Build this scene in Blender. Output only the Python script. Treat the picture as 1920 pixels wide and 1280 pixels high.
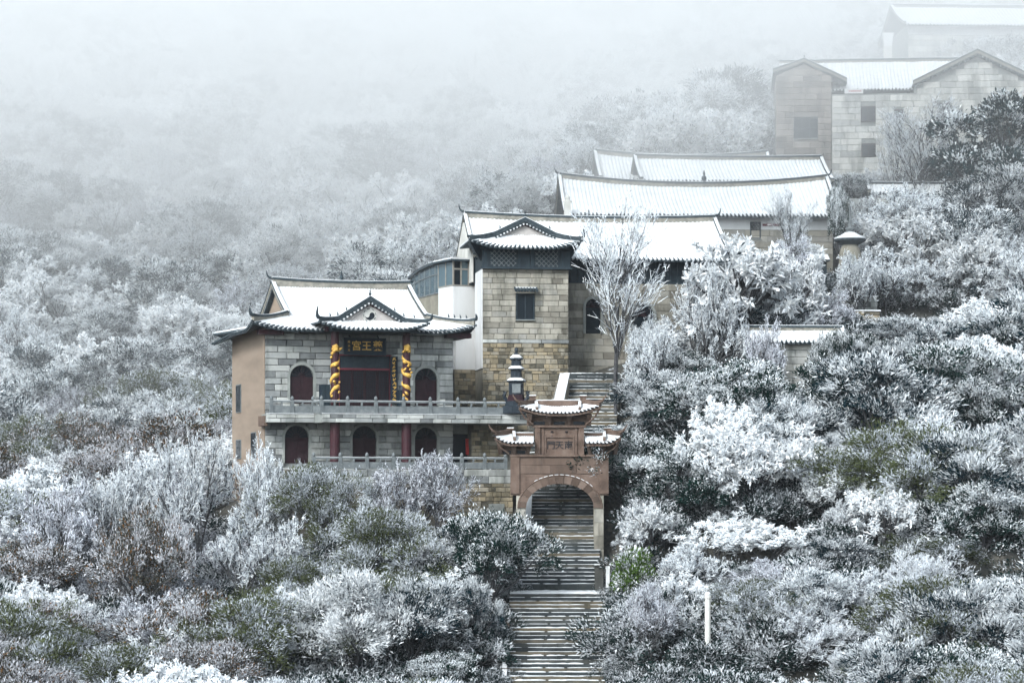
import bpy, math, random
import numpy as np
from mathutils import Vector, noise

scene = bpy.context.scene
for o in list(bpy.data.objects):
    bpy.data.objects.remove(o)
R = math.radians

# ------------------------------------------------------------------ camera
FPX, CX, HY = 4516.0, 960.0, 900.0          # focal length in photo pixels, optical column, horizon row
cam_d = bpy.data.cameras.new("camera")
cam_d.sensor_width = 36.0
cam_d.lens = 36.0 * FPX / 1920.0
cam_d.shift_y = (HY - 640.0) / 1920.0       # level camera with a rising lens: verticals stay vertical
cam_d.clip_start, cam_d.clip_end = 1.0, 3000.0
cam = bpy.data.objects.new("camera", cam_d)
cam.location = (0, 0, 0)
cam.rotation_euler = (R(90), 0, 0)
scene.collection.objects.link(cam)
scene.camera = cam

# ------------------------------------------------------------------ sky, sun, exposure
SUN_EL, SUN_AZ = R(36), R(212)              # a pale sun behind the overcast, in front of the hillside and to its left
world = bpy.data.worlds.new("World")
scene.world = world
world.use_nodes = True
wn, wl = world.node_tree.nodes, world.node_tree.links
wn.clear()
sky = wn.new("ShaderNodeTexSky"); sky.sky_type = 'NISHITA'; sky.sun_disc = False
sky.sun_elevation = SUN_EL; sky.sun_rotation = SUN_AZ
sky.air_density = 1.0; sky.dust_density = 4.0; sky.ozone_density = 1.0
hs = wn.new("ShaderNodeHueSaturation"); hs.inputs["Saturation"].default_value = 0.28
tint = wn.new("ShaderNodeMix"); tint.data_type = 'RGBA'; tint.blend_type = 'MULTIPLY'
tint.inputs[0].default_value = 1.0; tint.inputs[7].default_value = (0.88, 1.0, 1.075, 1)
bg = wn.new("ShaderNodeBackground"); bg.inputs["Strength"].default_value = 0.15
wo = wn.new("ShaderNodeOutputWorld")
wl.new(sky.outputs[0], hs.inputs["Color"]); wl.new(hs.outputs[0], tint.inputs[6])
wl.new(tint.outputs[2], bg.inputs["Color"]); wl.new(bg.outputs[0], wo.inputs["Surface"])

sun_d = bpy.data.lights.new("sun", 'SUN')
sun_d.energy = 1.5; sun_d.angle = R(18); sun_d.color = (1.0, 0.985, 0.96)
sun = bpy.data.objects.new("sun", sun_d)
sdir = Vector((math.sin(SUN_AZ) * math.cos(SUN_EL), math.cos(SUN_AZ) * math.cos(SUN_EL), math.sin(SUN_EL)))
sun.rotation_euler = sdir.to_track_quat('Z', 'Y').to_euler()
scene.collection.objects.link(sun)

vs = scene.view_settings
vs.view_transform = 'Standard'; vs.look = 'None'; vs.gamma = 1.0; vs.use_curve_mapping = False
vs.exposure = 1.05
scene.cycles.max_bounces = 8
scene.cycles.diffuse_bounces = 4
scene.cycles.glossy_bounces = 2
scene.cycles.transmission_bounces = 2
scene.cycles.transparent_max_bounces = 6
scene.cycles.volume_bounces = 7
scene.cycles.use_denoising = True
scene.cycles.use_adaptive_sampling = True
scene.cycles.adaptive_threshold = 0.025
scene.cycles.caustics_reflective = scene.cycles.caustics_refractive = False

# ------------------------------------------------------------------ helpers
rnd = random.Random(11)
COL = scene.collection

def P(px, py, d):
    """world point seen at photo pixel (px, py) at distance d along the view axis"""
    return Vector(((px - CX) * d / FPX, d, (HY - py) * d / FPX))

def pix(p):
    return CX + FPX * p[0] / p[1], HY - FPX * p[2] / p[1]

def tag(o, label=None, cat=None, group=None, kind=None):
    if label: o["label"] = label
    if cat: o["category"] = cat
    if group: o["group"] = group
    if kind: o["kind"] = kind
    return o

class Frame:
    """a building's own axes: x along its front, y into its depth, z up"""
    def __init__(s, px, py, d, deg):
        s.o = P(px, py, d); t = R(deg); s.t = t
        s.xd = Vector((math.cos(t), math.sin(t), 0)); s.yd = Vector((-math.sin(t), math.cos(t), 0))
    def loc(s, px, py, c=0.0):              # pixel -> (x, z) on the plane y = c
        d = Vector(((px - CX) / FPX, 1, (HY - py) / FPX))
        k = (c + s.o.dot(s.yd)) / d.dot(s.yd)
        p = d * k - s.o
        return p.dot(s.xd), p.z
    def x(s, px, c=0.0): return s.loc(px, 900, c)[0]
    def z(s, py, px, c=0.0): return s.loc(px, py, c)[1]
    def side(s, px, py, a=0.0):             # pixel -> (y, z) on the plane x = a
        d = Vector(((px - CX) / FPX, 1, (HY - py) / FPX))
        k = (a + s.o.dot(s.xd)) / d.dot(s.xd)
        p = d * k - s.o
        return p.dot(s.yd), p.z
    def world(s, x, y, z):
        return s.o + s.xd * x + s.yd * y + Vector((0, 0, z))

def thing(name, frame_or_loc, label, cat, group=None, deg=None):
    o = bpy.data.objects.new(name, None)
    o.empty_display_size = 0.5
    if isinstance(frame_or_loc, Frame):
        o.location = frame_or_loc.o; o.rotation_euler = (0, 0, frame_or_loc.t)
    else:
        o.location = frame_or_loc; o.rotation_euler = (0, 0, R(deg or 0))
    COL.objects.link(o)
    return tag(o, label, cat, group)

class MB:
    """collects shapes for one mesh"""
    def __init__(s): s.v, s.f, s.m = [], [], []
    def add(s, vs_, fs, mi=0):
        b = len(s.v); s.v.extend([tuple(p) for p in vs_])
        for f in fs: s.f.append(tuple(b + i for i in f)); s.m.append(mi)
        return s
    def box(s, x0, x1, y0, y1, z0, z1, mi=0):
        if x0 > x1: x0, x1 = x1, x0
        if y0 > y1: y0, y1 = y1, y0
        if z0 > z1: z0, z1 = z1, z0
        return s.add([(x0,y0,z0),(x1,y0,z0),(x1,y1,z0),(x0,y1,z0),(x0,y0,z1),(x1,y0,z1),(x1,y1,z1),(x0,y1,z1)],
                     [(0,3,2,1),(4,5,6,7),(0,1,5,4),(1,2,6,5),(2,3,7,6),(3,0,4,7)], mi)
    def hexa(s, a, mi=0):                   # eight corners: bottom ring then top ring
        return s.add(a, [(0,3,2,1),(4,5,6,7),(0,1,5,4),(1,2,6,5),(2,3,7,6),(3,0,4,7)], mi)
    def bar(s, p, q, w, h=None, mi=0):      # straight bar of section w x h between two points
        p, q = Vector(p), Vector(q); h = h or w; t = (q - p).normalized()
        up = Vector((0,0,1)) if abs(t.z) < .95 else Vector((0,1,0))
        a = t.cross(up).normalized() * (w / 2); b = a.cross(t).normalized() * (h / 2)
        return s.hexa([p-a-b, p+a-b, q+a-b, q-a-b, p-a+b, p+a+b, q+a+b, q-a+b], mi)
    def prism(s, poly, y0, y1, mi=0):       # polygon in x-z extruded along y
        n = len(poly)
        s.add([(x, y0, z) for x, z in poly] + [(x, y1, z) for x, z in poly],
              [tuple(range(n)), tuple(range(2*n-1, n-1, -1))] + [(i, i+n, (i+1) % n + n, (i+1) % n) for i in range(n)], mi)
        return s
    def tube(s, pts, rad, n=6, mi=0):
        pts = [Vector(p) for p in pts]; k = len(pts); rad = rad if hasattr(rad, '__len__') else [rad]*k
        vs_, fs = [], []
        for i, p in enumerate(pts):
            t = (pts[min(i+1, k-1)] - pts[max(i-1, 0)]).normalized()
            up = Vector((0,0,1)) if abs(t.z) < .9 else Vector((0,1,0))
            a = t.cross(up).normalized(); b = a.cross(t)
            for j in range(n):
                w = 2*math.pi*j/n; vs_.append(p + (a*math.cos(w) + b*math.sin(w))*rad[i])
        for i in range(k-1):
            for j in range(n):
                fs.append((i*n+j, i*n+(j+1) % n, (i+1)*n+(j+1) % n, (i+1)*n+j))
        fs += [tuple(range(n-1, -1, -1)), tuple(range((k-1)*n, k*n))]
        return s.add(vs_, fs, mi)
    def lathe(s, prof, c=(0,0,0), n=12, mi=0):
        vs_, fs = [], []
        for r, z in prof:
            for j in range(n):
                w = 2*math.pi*j/n; vs_.append((c[0]+r*math.cos(w), c[1]+r*math.sin(w), c[2]+z))
        for i in range(len(prof)-1):
            for j in range(n):
                fs.append((i*n+j, i*n+(j+1) % n, (i+1)*n+(j+1) % n, (i+1)*n+j))
        fs += [tuple(range(n-1, -1, -1)), tuple(range((len(prof)-1)*n, len(prof)*n))]
        return s.add(vs_, fs, mi)
    def sweep(s, pts, w, h, mi=0, lift=0.0):
        """upright rectangular section (w wide, h high, standing on the path) along a path"""
        pts = [Vector(p) for p in pts]; k = len(pts)
        w = w if hasattr(w, '__len__') else [w]*k; h = h if hasattr(h, '__len__') else [h]*k
        vs_, fs = [], []
        for i, p in enumerate(pts):
            t = pts[min(i+1, k-1)] - pts[max(i-1, 0)]
            a = Vector((t.y, -t.x, 0))
            a = a.normalized()*(w[i]/2) if a.length > 1e-6 else Vector((w[i]/2, 0, 0))
            z0 = Vector((0,0,lift)); z1 = Vector((0,0,lift+h[i]))
            vs_ += [p-a+z0, p+a+z0, p+a+z1, p-a+z1]
        for i in range(k-1):
            for j in range(4):
                fs.append((i*4+j, i*4+(j+1) % 4, (i+1)*4+(j+1) % 4, (i+1)*4+j))
        fs += [(3,2,1,0), (k*4-4, k*4-3, k*4-2, k*4-1)]
        return s.add(vs_, fs, mi)
    def grid(s, fn, nu, nv, thick=0.0, mi=0):
        """surface fn(u, v); with thickness it becomes a closed sheet hanging below"""
        vs_, fs = [], []
        for j in range(nv+1):
            for i in range(nu+1):
                vs_.append(fn(i/nu, j/nv))
        q = lambda i, j: j*(nu+1)+i
        for j in range(nv):
            for i in range(nu): fs.append((q(i,j), q(i+1,j), q(i+1,j+1), q(i,j+1)))
        if thick:
            n0 = len(vs_)
            vs_ += [(p[0], p[1], p[2]-thick) for p in vs_]
            for j in range(nv):
                for i in range(nu): fs.append((n0+q(i,j), n0+q(i,j+1), n0+q(i+1,j+1), n0+q(i+1,j)))
            for i in range(nu):
                fs.append((q(i+1,0), q(i,0), n0+q(i,0), n0+q(i+1,0))); fs.append((q(i,nv), q(i+1,nv), n0+q(i+1,nv), n0+q(i,nv)))
            for j in range(nv):
                fs.append((q(0,j), q(0,j+1), n0+q(0,j+1), n0+q(0,j))); fs.append((q(nu,j+1), q(nu,j), n0+q(nu,j), n0+q(nu,j+1)))
        return s.add(vs_, fs, mi)
    def mesh(s, name, mats, smooth=False):
        me = bpy.data.meshes.new(name)
        me.from_pydata(s.v, [], s.f)
        mats = mats if isinstance(mats, (list, tuple)) else [mats]
        for m in mats: me.materials.append(m)
        if len(mats) > 1: me.polygons.foreach_set("material_index", s.m)
        if smooth: me.polygons.foreach_set("use_smooth", [True]*len(s.f))
        me.update()
        return me
    def build(s, name, mats, parent=None, smooth=False):
        return link(name, s.mesh(name, mats, smooth), parent)

def link(name, me, parent=None, loc=None, scale=None, rot=None):
    o = bpy.data.objects.new(name, me)
    COL.objects.link(o)
    if parent is not None: o.parent = parent
    if loc is not None: o.location = loc
    if scale is not None: o.scale = scale
    if rot is not None: o.rotation_euler = rot
    return o

# ------------------------------------------------------------------ materials
M = {}
def nodes(name):
    m = bpy.data.materials.new(name); m.use_nodes = True
    nt = m.node_tree; b = nt.nodes["Principled BSDF"]
    M[name] = m
    return m, nt, b
def N(nt, t, **kw):
    n = nt.nodes.new(t)
    for k, v in kw.items():
        if k in n.inputs.keys(): n.inputs[k].default_value = v
        else: setattr(n, k, v)
    return n
def ramp(nt, stops, interp='LINEAR'):
    r = nt.nodes.new("ShaderNodeValToRGB"); cr = r.color_ramp; cr.interpolation = interp
    while len(cr.elements) < len(stops): cr.elements.new(0.5)
    for e, (p, c) in zip(cr.elements, stops): e.position = p; e.color = (*c, 1)
    return r

def rough(name, cols, scale=4.0, rough_=0.85, bump=0.3, bscale=None, per_object=False, streak=None, detail=6):
    """mottled surface: noise drives a ramp of the surface's own colours, plus fine relief; per_object spreads pieces over the ramp"""
    m, nt, b = nodes(name)
    tc = N(nt, "ShaderNodeTexCoord")
    n1 = N(nt, "ShaderNodeTexNoise", Scale=scale, Detail=detail, Roughness=0.62)
    src = "Object"
    if per_object:
        gm = N(nt, "ShaderNodeNewGeometry"); nt.links.new(gm.outputs["Position"], n1.inputs["Vector"])
    elif streak:
        mp = N(nt, "ShaderNodeMapping"); mp.inputs["Scale"].default_value = streak
        nt.links.new(tc.outputs[src], mp.inputs[0]); nt.links.new(mp.outputs[0], n1.inputs["Vector"])
    else:
        nt.links.new(tc.outputs[src], n1.inputs["Vector"])
    k = len(cols)
    fac = n1.outputs["Fac"]
    if per_object:
        oi = N(nt, "ShaderNodeObjectInfo")
        mx = N(nt, "ShaderNodeMath", operation='MULTIPLY_ADD'); nt.links.new(fac, mx.inputs[0])
        mx.inputs[1].default_value = 0.55; nt.links.new(oi.outputs["Random"], mx.inputs[2])
        sb = N(nt, "ShaderNodeMath", operation='SUBTRACT'); nt.links.new(mx.outputs[0], sb.inputs[0]); sb.inputs[1].default_value = 0.27
        fac = sb.outputs[0]
        r = ramp(nt, [(i/(k-1), c) for i, c in enumerate(cols)])
    else:
        r = ramp(nt, [(0.28+0.44*i/(k-1), c) for i, c in enumerate(cols)])
    nt.links.new(fac, r.inputs[0])
    if per_object:                          # damp stains that run down over several stones
        mp = N(nt, "ShaderNodeMapping"); mp.inputs["Scale"].default_value = (.9, .9, .28); nt.links.new(gm.outputs["Position"], mp.inputs[0])
        n3 = N(nt, "ShaderNodeTexNoise", Scale=1.0, Detail=5, Roughness=.65); nt.links.new(mp.outputs[0], n3.inputs["Vector"])
        r3 = ramp(nt, [(.36, (.52,.53,.52)), (.52, (1,1,1))]); nt.links.new(n3.outputs["Fac"], r3.inputs[0])
        mm = N(nt, "ShaderNodeMix", data_type='RGBA', blend_type='MULTIPLY'); mm.inputs[0].default_value = 1
        nt.links.new(r.outputs[0], mm.inputs[6]); nt.links.new(r3.outputs[0], mm.inputs[7]); nt.links.new(mm.outputs[2], b.inputs["Base Color"])
    else: nt.links.new(r.outputs[0], b.inputs["Base Color"])
    b.inputs["Roughness"].default_value = rough_; b.inputs["Specular IOR Level"].default_value = .2
    if bump:
        n2 = N(nt, "ShaderNodeTexNoise", Scale=bscale or scale*6, Detail=4)
        if per_object: nt.links.new(gm.outputs["Position"], n2.inputs["Vector"])
        else: nt.links.new(tc.outputs[src], n2.inputs["Vector"])
        bp = N(nt, "ShaderNodeBump", Strength=bump, Distance=0.03)
        nt.links.new(n2.outputs["Fac"], bp.inputs["Height"]); nt.links.new(bp.outputs[0], b.inputs["Normal"])
    return m

def plain(name, c, rough_=0.6, metal=0.0, var=0.25, scale=3.0):
    c0 = tuple(x*(1-var) for x in c); c1 = tuple(min(1, x*(1+var)) for x in c)
    m = rough(name, [c0, c, c1], scale=scale, rough_=rough_, bump=0.15)
    m.node_tree.nodes["Principled BSDF"].inputs["Metallic"].default_value = metal
    return m

rough("grey_brick", [(0.106,0.111,0.113), (0.185,0.192,0.192), (0.255,0.262,0.257), (0.334,0.337,0.321), (0.422,0.427,0.409)], scale=2.5, per_object=True)
rough("tan_brick", [(0.136,0.124,0.104), (0.208,0.194,0.164), (0.256,0.238,0.202), (0.304,0.285,0.245), (0.216,0.208,0.190)], scale=2.5, per_object=True)
rough("rubble", [(0.068,0.064,0.051), (0.145,0.123,0.089), (0.221,0.183,0.123), (0.281,0.230,0.153), (0.255,0.230,0.187), (0.170,0.153,0.119)], scale=3.5, per_object=True, bump=.6)
rough("pale_brick", [(0.280,0.280,0.270), (0.360,0.360,0.340), (0.440,0.430,0.400), (0.500,0.490,0.460), (0.380,0.385,0.370)], scale=1.8, per_object=True)
rough("mortar_grey", [(0.136,0.145,0.140), (0.187,0.196,0.187), (0.255,0.264,0.246)], scale=1.5)
rough("mortar_tan", [(0.136,0.126,0.104), (0.192,0.178,0.144), (0.240,0.224,0.188)], scale=1.5)
rough("mortar_dark", [(.07,.065,.055), (.11,.10,.085), (.17,.155,.13)], scale=2)
rough("tan_plaster", [(.165,.128,.10), (.215,.167,.13), (.25,.197,.156)], scale=1.1, streak=(1,.16,.8), bump=.2)
rough("brown_plaster", [(.125,.112,.10), (.175,.158,.142), (.225,.205,.188)], scale=.9, streak=(1,1,.3))
rough("white_plaster", [(0.423,0.428,0.432), (0.515,0.515,0.515), (0.570,0.570,0.570)], scale=.8, bump=.08, streak=(1,1,.3))
rough("cream_plaster", [(0.357,0.348,0.323), (0.442,0.433,0.408), (0.510,0.501,0.476)], scale=.9, bump=.1)
rough("tile", [(.018,.027,.034), (.032,.044,.052), (.06,.075,.083)], scale=5, rough_=.7)
rough("ridge_side", [(.12,.115,.10), (.20,.19,.165), (.28,.26,.22)], scale=3, bump=.5)
rough("dark_wood", [(.010,.016,.022), (.016,.026,.034), (.026,.038,.046)], scale=3, rough_=.55)
rough("maroon", [(.020,.007,.010), (.032,.010,.014), (.045,.014,.019)], scale=3, rough_=.5)
rough("door_maroon", [(.010,.004,.006), (.017,.006,.009), (.026,.010,.013)], scale=4, rough_=.7)
rough("red_trim", [(.10,.02,.03), (.15,.03,.04)], scale=4, rough_=.5)
rough("gold", [(.32,.18,.035), (.52,.31,.07), (.66,.43,.12)], scale=6, rough_=.45)
rough("sandstone", [(0.050,0.035,0.027), (0.088,0.059,0.046), (0.119,0.083,0.066), (0.142,0.106,0.087)], scale=1.4, bump=.4)
rough("sandstone_block", [(0.059,0.040,0.031), (0.086,0.059,0.046), (0.110,0.077,0.061), (0.133,0.097,0.079)], scale=1.4, per_object=True)
rough("railing_stone", [(0.081,0.092,0.096), (0.119,0.131,0.136), (0.166,0.177,0.178)], scale=3)
rough("iron", [(.010,.014,.02), (.017,.024,.032), (.03,.036,.044)], scale=6, rough_=.5)
rough("step_stone", [(0.017,0.021,0.024), (0.031,0.037,0.039), (0.055,0.056,0.051), (0.102,0.083,0.056)], scale=2.2, per_object=True, bump=.5)
rough("bark", [(.022,.024,.027), (.045,.045,.048), (.085,.083,.085)], scale=7, bump=.7)
rough("rock", [(.02,.022,.022), (.05,.05,.046), (.11,.10,.085)], scale=.8, bump=.9, bscale=5)
rough("cloth_red", [(.30,.03,.03), (.42,.05,.045)], scale=5)
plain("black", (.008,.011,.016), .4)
plain("board_blue", (.006,.014,.024), .7)
plain("frame_tan", (.20,.185,.165), .5)
rough("brown_brick", [(.11,.093,.08), (.16,.136,.118), (.20,.172,.15), (.24,.21,.186)], scale=1.8, per_object=True)
plain("ink_grey", (.022,.02,.022), .8)
plain("tympanum", (.36,.335,.32), .8, var=.15)

def glass(name, c, rg=.12, sp=.12):
    m, nt, b = nodes(name)
    b.inputs["Base Color"].default_value = (*c, 1); b.inputs["Roughness"].default_value = rg; b.inputs["Specular IOR Level"].default_value = sp
    tc = N(nt, "ShaderNodeTexCoord"); n = N(nt, "ShaderNodeTexNoise", Scale=1.1, Detail=1)
    nt.links.new(tc.outputs["Object"], n.inputs[0])
    bp = N(nt, "ShaderNodeBump", Strength=.12, Distance=.05)
    nt.links.new(n.outputs["Fac"], bp.inputs["Height"]); nt.links.new(bp.outputs[0], b.inputs["Normal"])
glass("dark_glass", (.006,.010,.014)); glass("blue_glass", (.05,.085,.105), .06, .5)

def snow_mat(name, thin, ribs=False):
    """fresh snow; thin = how much tile shows through small melted spots"""
    m, nt, b = nodes(name)
    tc = N(nt, "ShaderNodeTexCoord")
    n1 = N(nt, "ShaderNodeTexNoise", Scale=1.7, Detail=5, Roughness=.6)
    n2 = N(nt, "ShaderNodeTexNoise", Scale=7.0, Detail=5, Roughness=.7)
    for n in (n1, n2): nt.links.new(tc.outputs["Object"], n.inputs[0])
    r1 = ramp(nt, [(.3, (.50,.51,.525)), (.7, (.61,.615,.62))]); nt.links.new(n1.outputs["Fac"], r1.inputs[0])
    r2 = ramp(nt, [(.0, (1,1,1)), (.27-thin, (1,1,1)), (.32-thin, (0,0,0))]); nt.links.new(n2.outputs["Fac"], r2.inputs[0])
    r2.color_ramp.elements[0].position = 0; 
    mx = N(nt, "ShaderNodeMix", data_type='RGBA'); nt.links.new(r2.outputs[0], mx.inputs[0])
    nt.links.new(r1.outputs[0], mx.inputs[6]); mx.inputs[7].default_value = (.16,.18,.19,1)
    if ribs:                                # tile ribs coming through where the snow is thinnest
        wv = N(nt, "ShaderNodeTexWave", Scale=1.0/.28*.5*math.pi*.6366, Distortion=.6); wv.inputs["Detail"].default_value = 1
        wv.wave_type = 'BANDS'; wv.bands_direction = 'X'; wv.wave_profile = 'SIN'
        nt.links.new(tc.outputs["Object"], wv.inputs[0])
        n4 = N(nt, "ShaderNodeTexNoise", Scale=.55, Detail=4, Roughness=.6); nt.links.new(tc.outputs["Object"], n4.inputs[0])
        r4 = ramp(nt, [(.42, (0,0,0)), (.66, (1,1,1))]); nt.links.new(n4.outputs["Fac"], r4.inputs[0])
        r5 = ramp(nt, [(.55, (0,0,0)), (.95, (.15,.15,.15))]); nt.links.new(wv.outputs["Fac"], r5.inputs[0])
        ml = N(nt, "ShaderNodeMath", operation='MULTIPLY'); nt.links.new(r4.outputs[0], ml.inputs[0]); nt.links.new(r5.outputs[0], ml.inputs[1])
        m2 = N(nt, "ShaderNodeMix", data_type='RGBA'); nt.links.new(ml.outputs[0], m2.inputs[0]); nt.links.new(mx.outputs[2], m2.inputs[6]); m2.inputs[7].default_value = (.24,.26,.275,1)
        mx = m2
    nt.links.new(mx.outputs[2], b.inputs["Base Color"]); b.inputs["Roughness"].default_value = .9
    b.inputs["Specular IOR Level"].default_value = .15
    bp = N(nt, "ShaderNodeBump", Strength=.25, Distance=.04)
    nt.links.new(n2.outputs["Fac"], bp.inputs["Height"]); nt.links.new(bp.outputs[0], b.inputs["Normal"])
snow_mat("snow", -.015, True); snow_mat("snow_full", .5)

def foliage_mat():
    m, nt, b = nodes("foliage")
    a = N(nt, "ShaderNodeAttribute", attribute_name="col")
    oi = N(nt, "ShaderNodeObjectInfo")
    hv = N(nt, "ShaderNodeHueSaturation")
    mr = N(nt, "ShaderNodeMapRange"); mr.inputs[3].default_value = .82; mr.inputs[4].default_value = 1.12
    nt.links.new(oi.outputs["Random"], mr.inputs[0]); nt.links.new(mr.outputs[0], hv.inputs["Value"])
    nt.links.new(a.outputs["Color"], hv.inputs["Color"])
    d = N(nt, "ShaderNodeBsdfDiffuse"); t = N(nt, "ShaderNodeBsdfTranslucent"); x = N(nt, "ShaderNodeMixShader")
    x.inputs[0].default_value = .32
    for s_ in (d, t): nt.links.new(hv.outputs[0], s_.inputs["Color"])
    nt.links.new(d.outputs[0], x.inputs[1]); nt.links.new(t.outputs[0], x.inputs[2])
    nt.links.new(x.outputs[0], nt.nodes["Material Output"].inputs["Surface"])
foliage_mat()

def ground_mat():
    m, nt, b = nodes("ground")
    tc = N(nt, "ShaderNodeTexCoord")
    n1 = N(nt, "ShaderNodeTexNoise", Scale=.9, Detail=8, Roughness=.7); n2 = N(nt, "ShaderNodeTexNoise", Scale=5, Detail=6)
    for n in (n1, n2): nt.links.new(tc.outputs["Object"], n.inputs[0])
    r1 = ramp(nt, [(.3, (.018,.022,.022)), (.5, (.045,.042,.035)), (.7, (.07,.066,.055))]); nt.links.new(n2.outputs["Fac"], r1.inputs[0])
    r2 = ramp(nt, [(.6, (0,0,0)), (.68, (1,1,1))]); nt.links.new(n1.outputs["Fac"], r2.inputs[0])
    mx = N(nt, "ShaderNodeMix", data_type='RGBA'); nt.links.new(r2.outputs[0], mx.inputs[0])
    nt.links.new(r1.outputs[0], mx.inputs[6]); mx.inputs[7].default_value = (.6,.63,.67,1)
    nt.links.new(mx.outputs[2], b.inputs["Base Color"]); b.inputs["Roughness"].default_value = .95
    bp = N(nt, "ShaderNodeBump", Strength=.6, Distance=.1); nt.links.new(n2.outputs["Fac"], bp.inputs["Height"]); nt.links.new(bp.outputs[0], b.inputs["Normal"])
ground_mat()
# ------------------------------------------------------------------ the hillside
CTRL = [  # (column, row, distance) of points on the ground
 (-500,1500,105),(0,1440,112),(400,1440,112),(800,1440,114),(1050,1390,118),(1400,1430,113),(1900,1430,109),(2400,1450,106),
 (1040,1292,124),(1048,1112,133),(1050,1050,137),(1085,735,151.5),(1000,1200,128),(1120,1200,128),(1160,900,142),(1170,780,148),
 (-400,1250,128),(0,1270,126),(300,1280,126),(600,1270,127),(850,1250,127),
 (-400,1080,145),(0,1090,143),(250,1080,142),(440,1040,143),(620,1030,140),(800,1010,141),(930,1000,141),
 (600,880,150),(800,870,150),(500,900,156),(400,960,160),(200,980,160),(0,980,163),(-400,980,165),
 (-400,760,192),(0,760,190),(300,760,188),(500,740,186),(760,760,165),(650,720,180),
 (-400,540,220),(0,540,218),(300,520,217),(600,520,214),(820,520,200),(900,470,205),
 (-400,280,264),(0,280,264),(400,260,266),(800,280,256),(1000,330,232),(1200,260,245),(1400,260,240),(1600,150,262),
 (-600,40,320),(0,20,322),(500,20,322),(900,20,318),(1300,20,312),(1700,20,305),(2300,-40,310),
 (-600,-160,380),(500,-160,380),(1500,-180,375),(2400,-180,370),(-600,-180,540),(500,-180,540),(1500,-180,540),(2400,-180,540),
 (1000,770,153),(1200,680,156),(1350,620,160),(1100,520,172),(1250,480,173),(1400,480,173),(1560,500,172),
 (1100,370,190),(1300,330,192),(1480,350,193),(1700,400,190),(1880,330,195),(1750,230,215),(2000,200,215),(1600,260,215),
 (1300,1300,121),(1600,1310,119),(1900,1310,117),(2400,1320,114),
 (1300,1120,131),(1600,1130,129),(1850,1150,127),(2300,1150,126),
 (1300,960,139),(1550,960,138),(1850,980,136),(2300,980,136),
 (1300,810,147),(1550,800,148),(1850,820,147),(2300,800,148),
 (1450,690,155),(1700,680,157),(1900,670,158),(2300,650,160),
 (1650,540,170),(1850,520,173),(2200,500,175),(1950,400,186),(2300,350,192),
]
_pts = np.array([tuple(P(*c)) for c in CTRL] + [(-120,60,-32),(0,60,-30),(120,60,-32),(-150,0,-46),(0,0,-45),(150,0,-46),(0,-60,-50)])
def _tps(r2): return np.where(r2 > 1e-9, r2*np.log(np.maximum(r2, 1e-9))*.5, 0.0)
_xy = _pts[:, :2]/100.0; _n = len(_xy)
_K = _tps(((_xy[:, None]-_xy[None])**2).sum(-1)) + np.eye(_n)*2e-4
_Q = np.c_[np.ones(_n), _xy]
_A = np.zeros((_n+3, _n+3)); _A[:_n, :_n] = _K; _A[:_n, _n:] = _Q; _A[_n:, :_n] = _Q.T
_w = np.linalg.solve(_A, np.r_[_pts[:, 2], 0, 0, 0])
_sp = [P(1038,1330,122), P(1046,1112,132.4), P(1048,1101,134), P(1049,1050,137.2), P(1058,880,144.5), P(1068,868,145), P(1112,700,152.6)]
STAIR_X, STAIR_Y, STAIR_Z = [[q[i] for q in _sp] for i in range(3)]
def ground_z(x, y):
    p = np.stack([np.ravel(x), np.ravel(y)], 1)/100.0
    k = _tps(((p[:, None]-_xy[None])**2).sum(-1))
    z = k @ _w[:_n] + _w[_n] + p @ _w[_n+1:]
    # the stairs are cut into the slope
    X, Y = p[:, 0]*100, p[:, 1]*100
    sx = np.interp(Y, STAIR_Y, STAIR_X); sz = np.interp(Y, STAIR_Y, STAIR_Z)
    w = np.clip((5.2-np.abs(X-sx))/1.6, 0, 1)*((Y > 116) & (Y < 154))
    return z*(1-w) + np.minimum(z, sz-.9)*w
def gz(x, y): return float(ground_z([x], [y])[0])

def make_ground():
    xs = np.linspace(-180, 180, 181); ys = np.r_[np.linspace(-80, 95, 20), np.linspace(98, 230, 133), np.linspace(233, 540, 90)]
    X, Y = np.meshgrid(xs, ys); Z = ground_z(X, Y).reshape(X.shape)
    rg = np.random.RandomState(3)
    Z += rg.normal(0, .12, Z.shape)*(Y > 98)
    nu, nv = len(xs), len(ys)
    idx = np.arange(nu*nv).reshape(nv, nu)
    f = np.stack([idx[:-1, :-1], idx[:-1, 1:], idx[1:, 1:], idx[1:, :-1]], -1).reshape(-1, 4)
    me = bpy.data.meshes.new("hillside")
    me.from_pydata(np.stack([X, Y, Z], -1).reshape(-1, 3).tolist(), [], f.tolist())
    me.materials.append(M["ground"]); me.polygons.foreach_set("use_smooth", [True]*len(f))
    o = link("hillside", me); tag(o, kind="structure")
make_ground()

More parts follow.
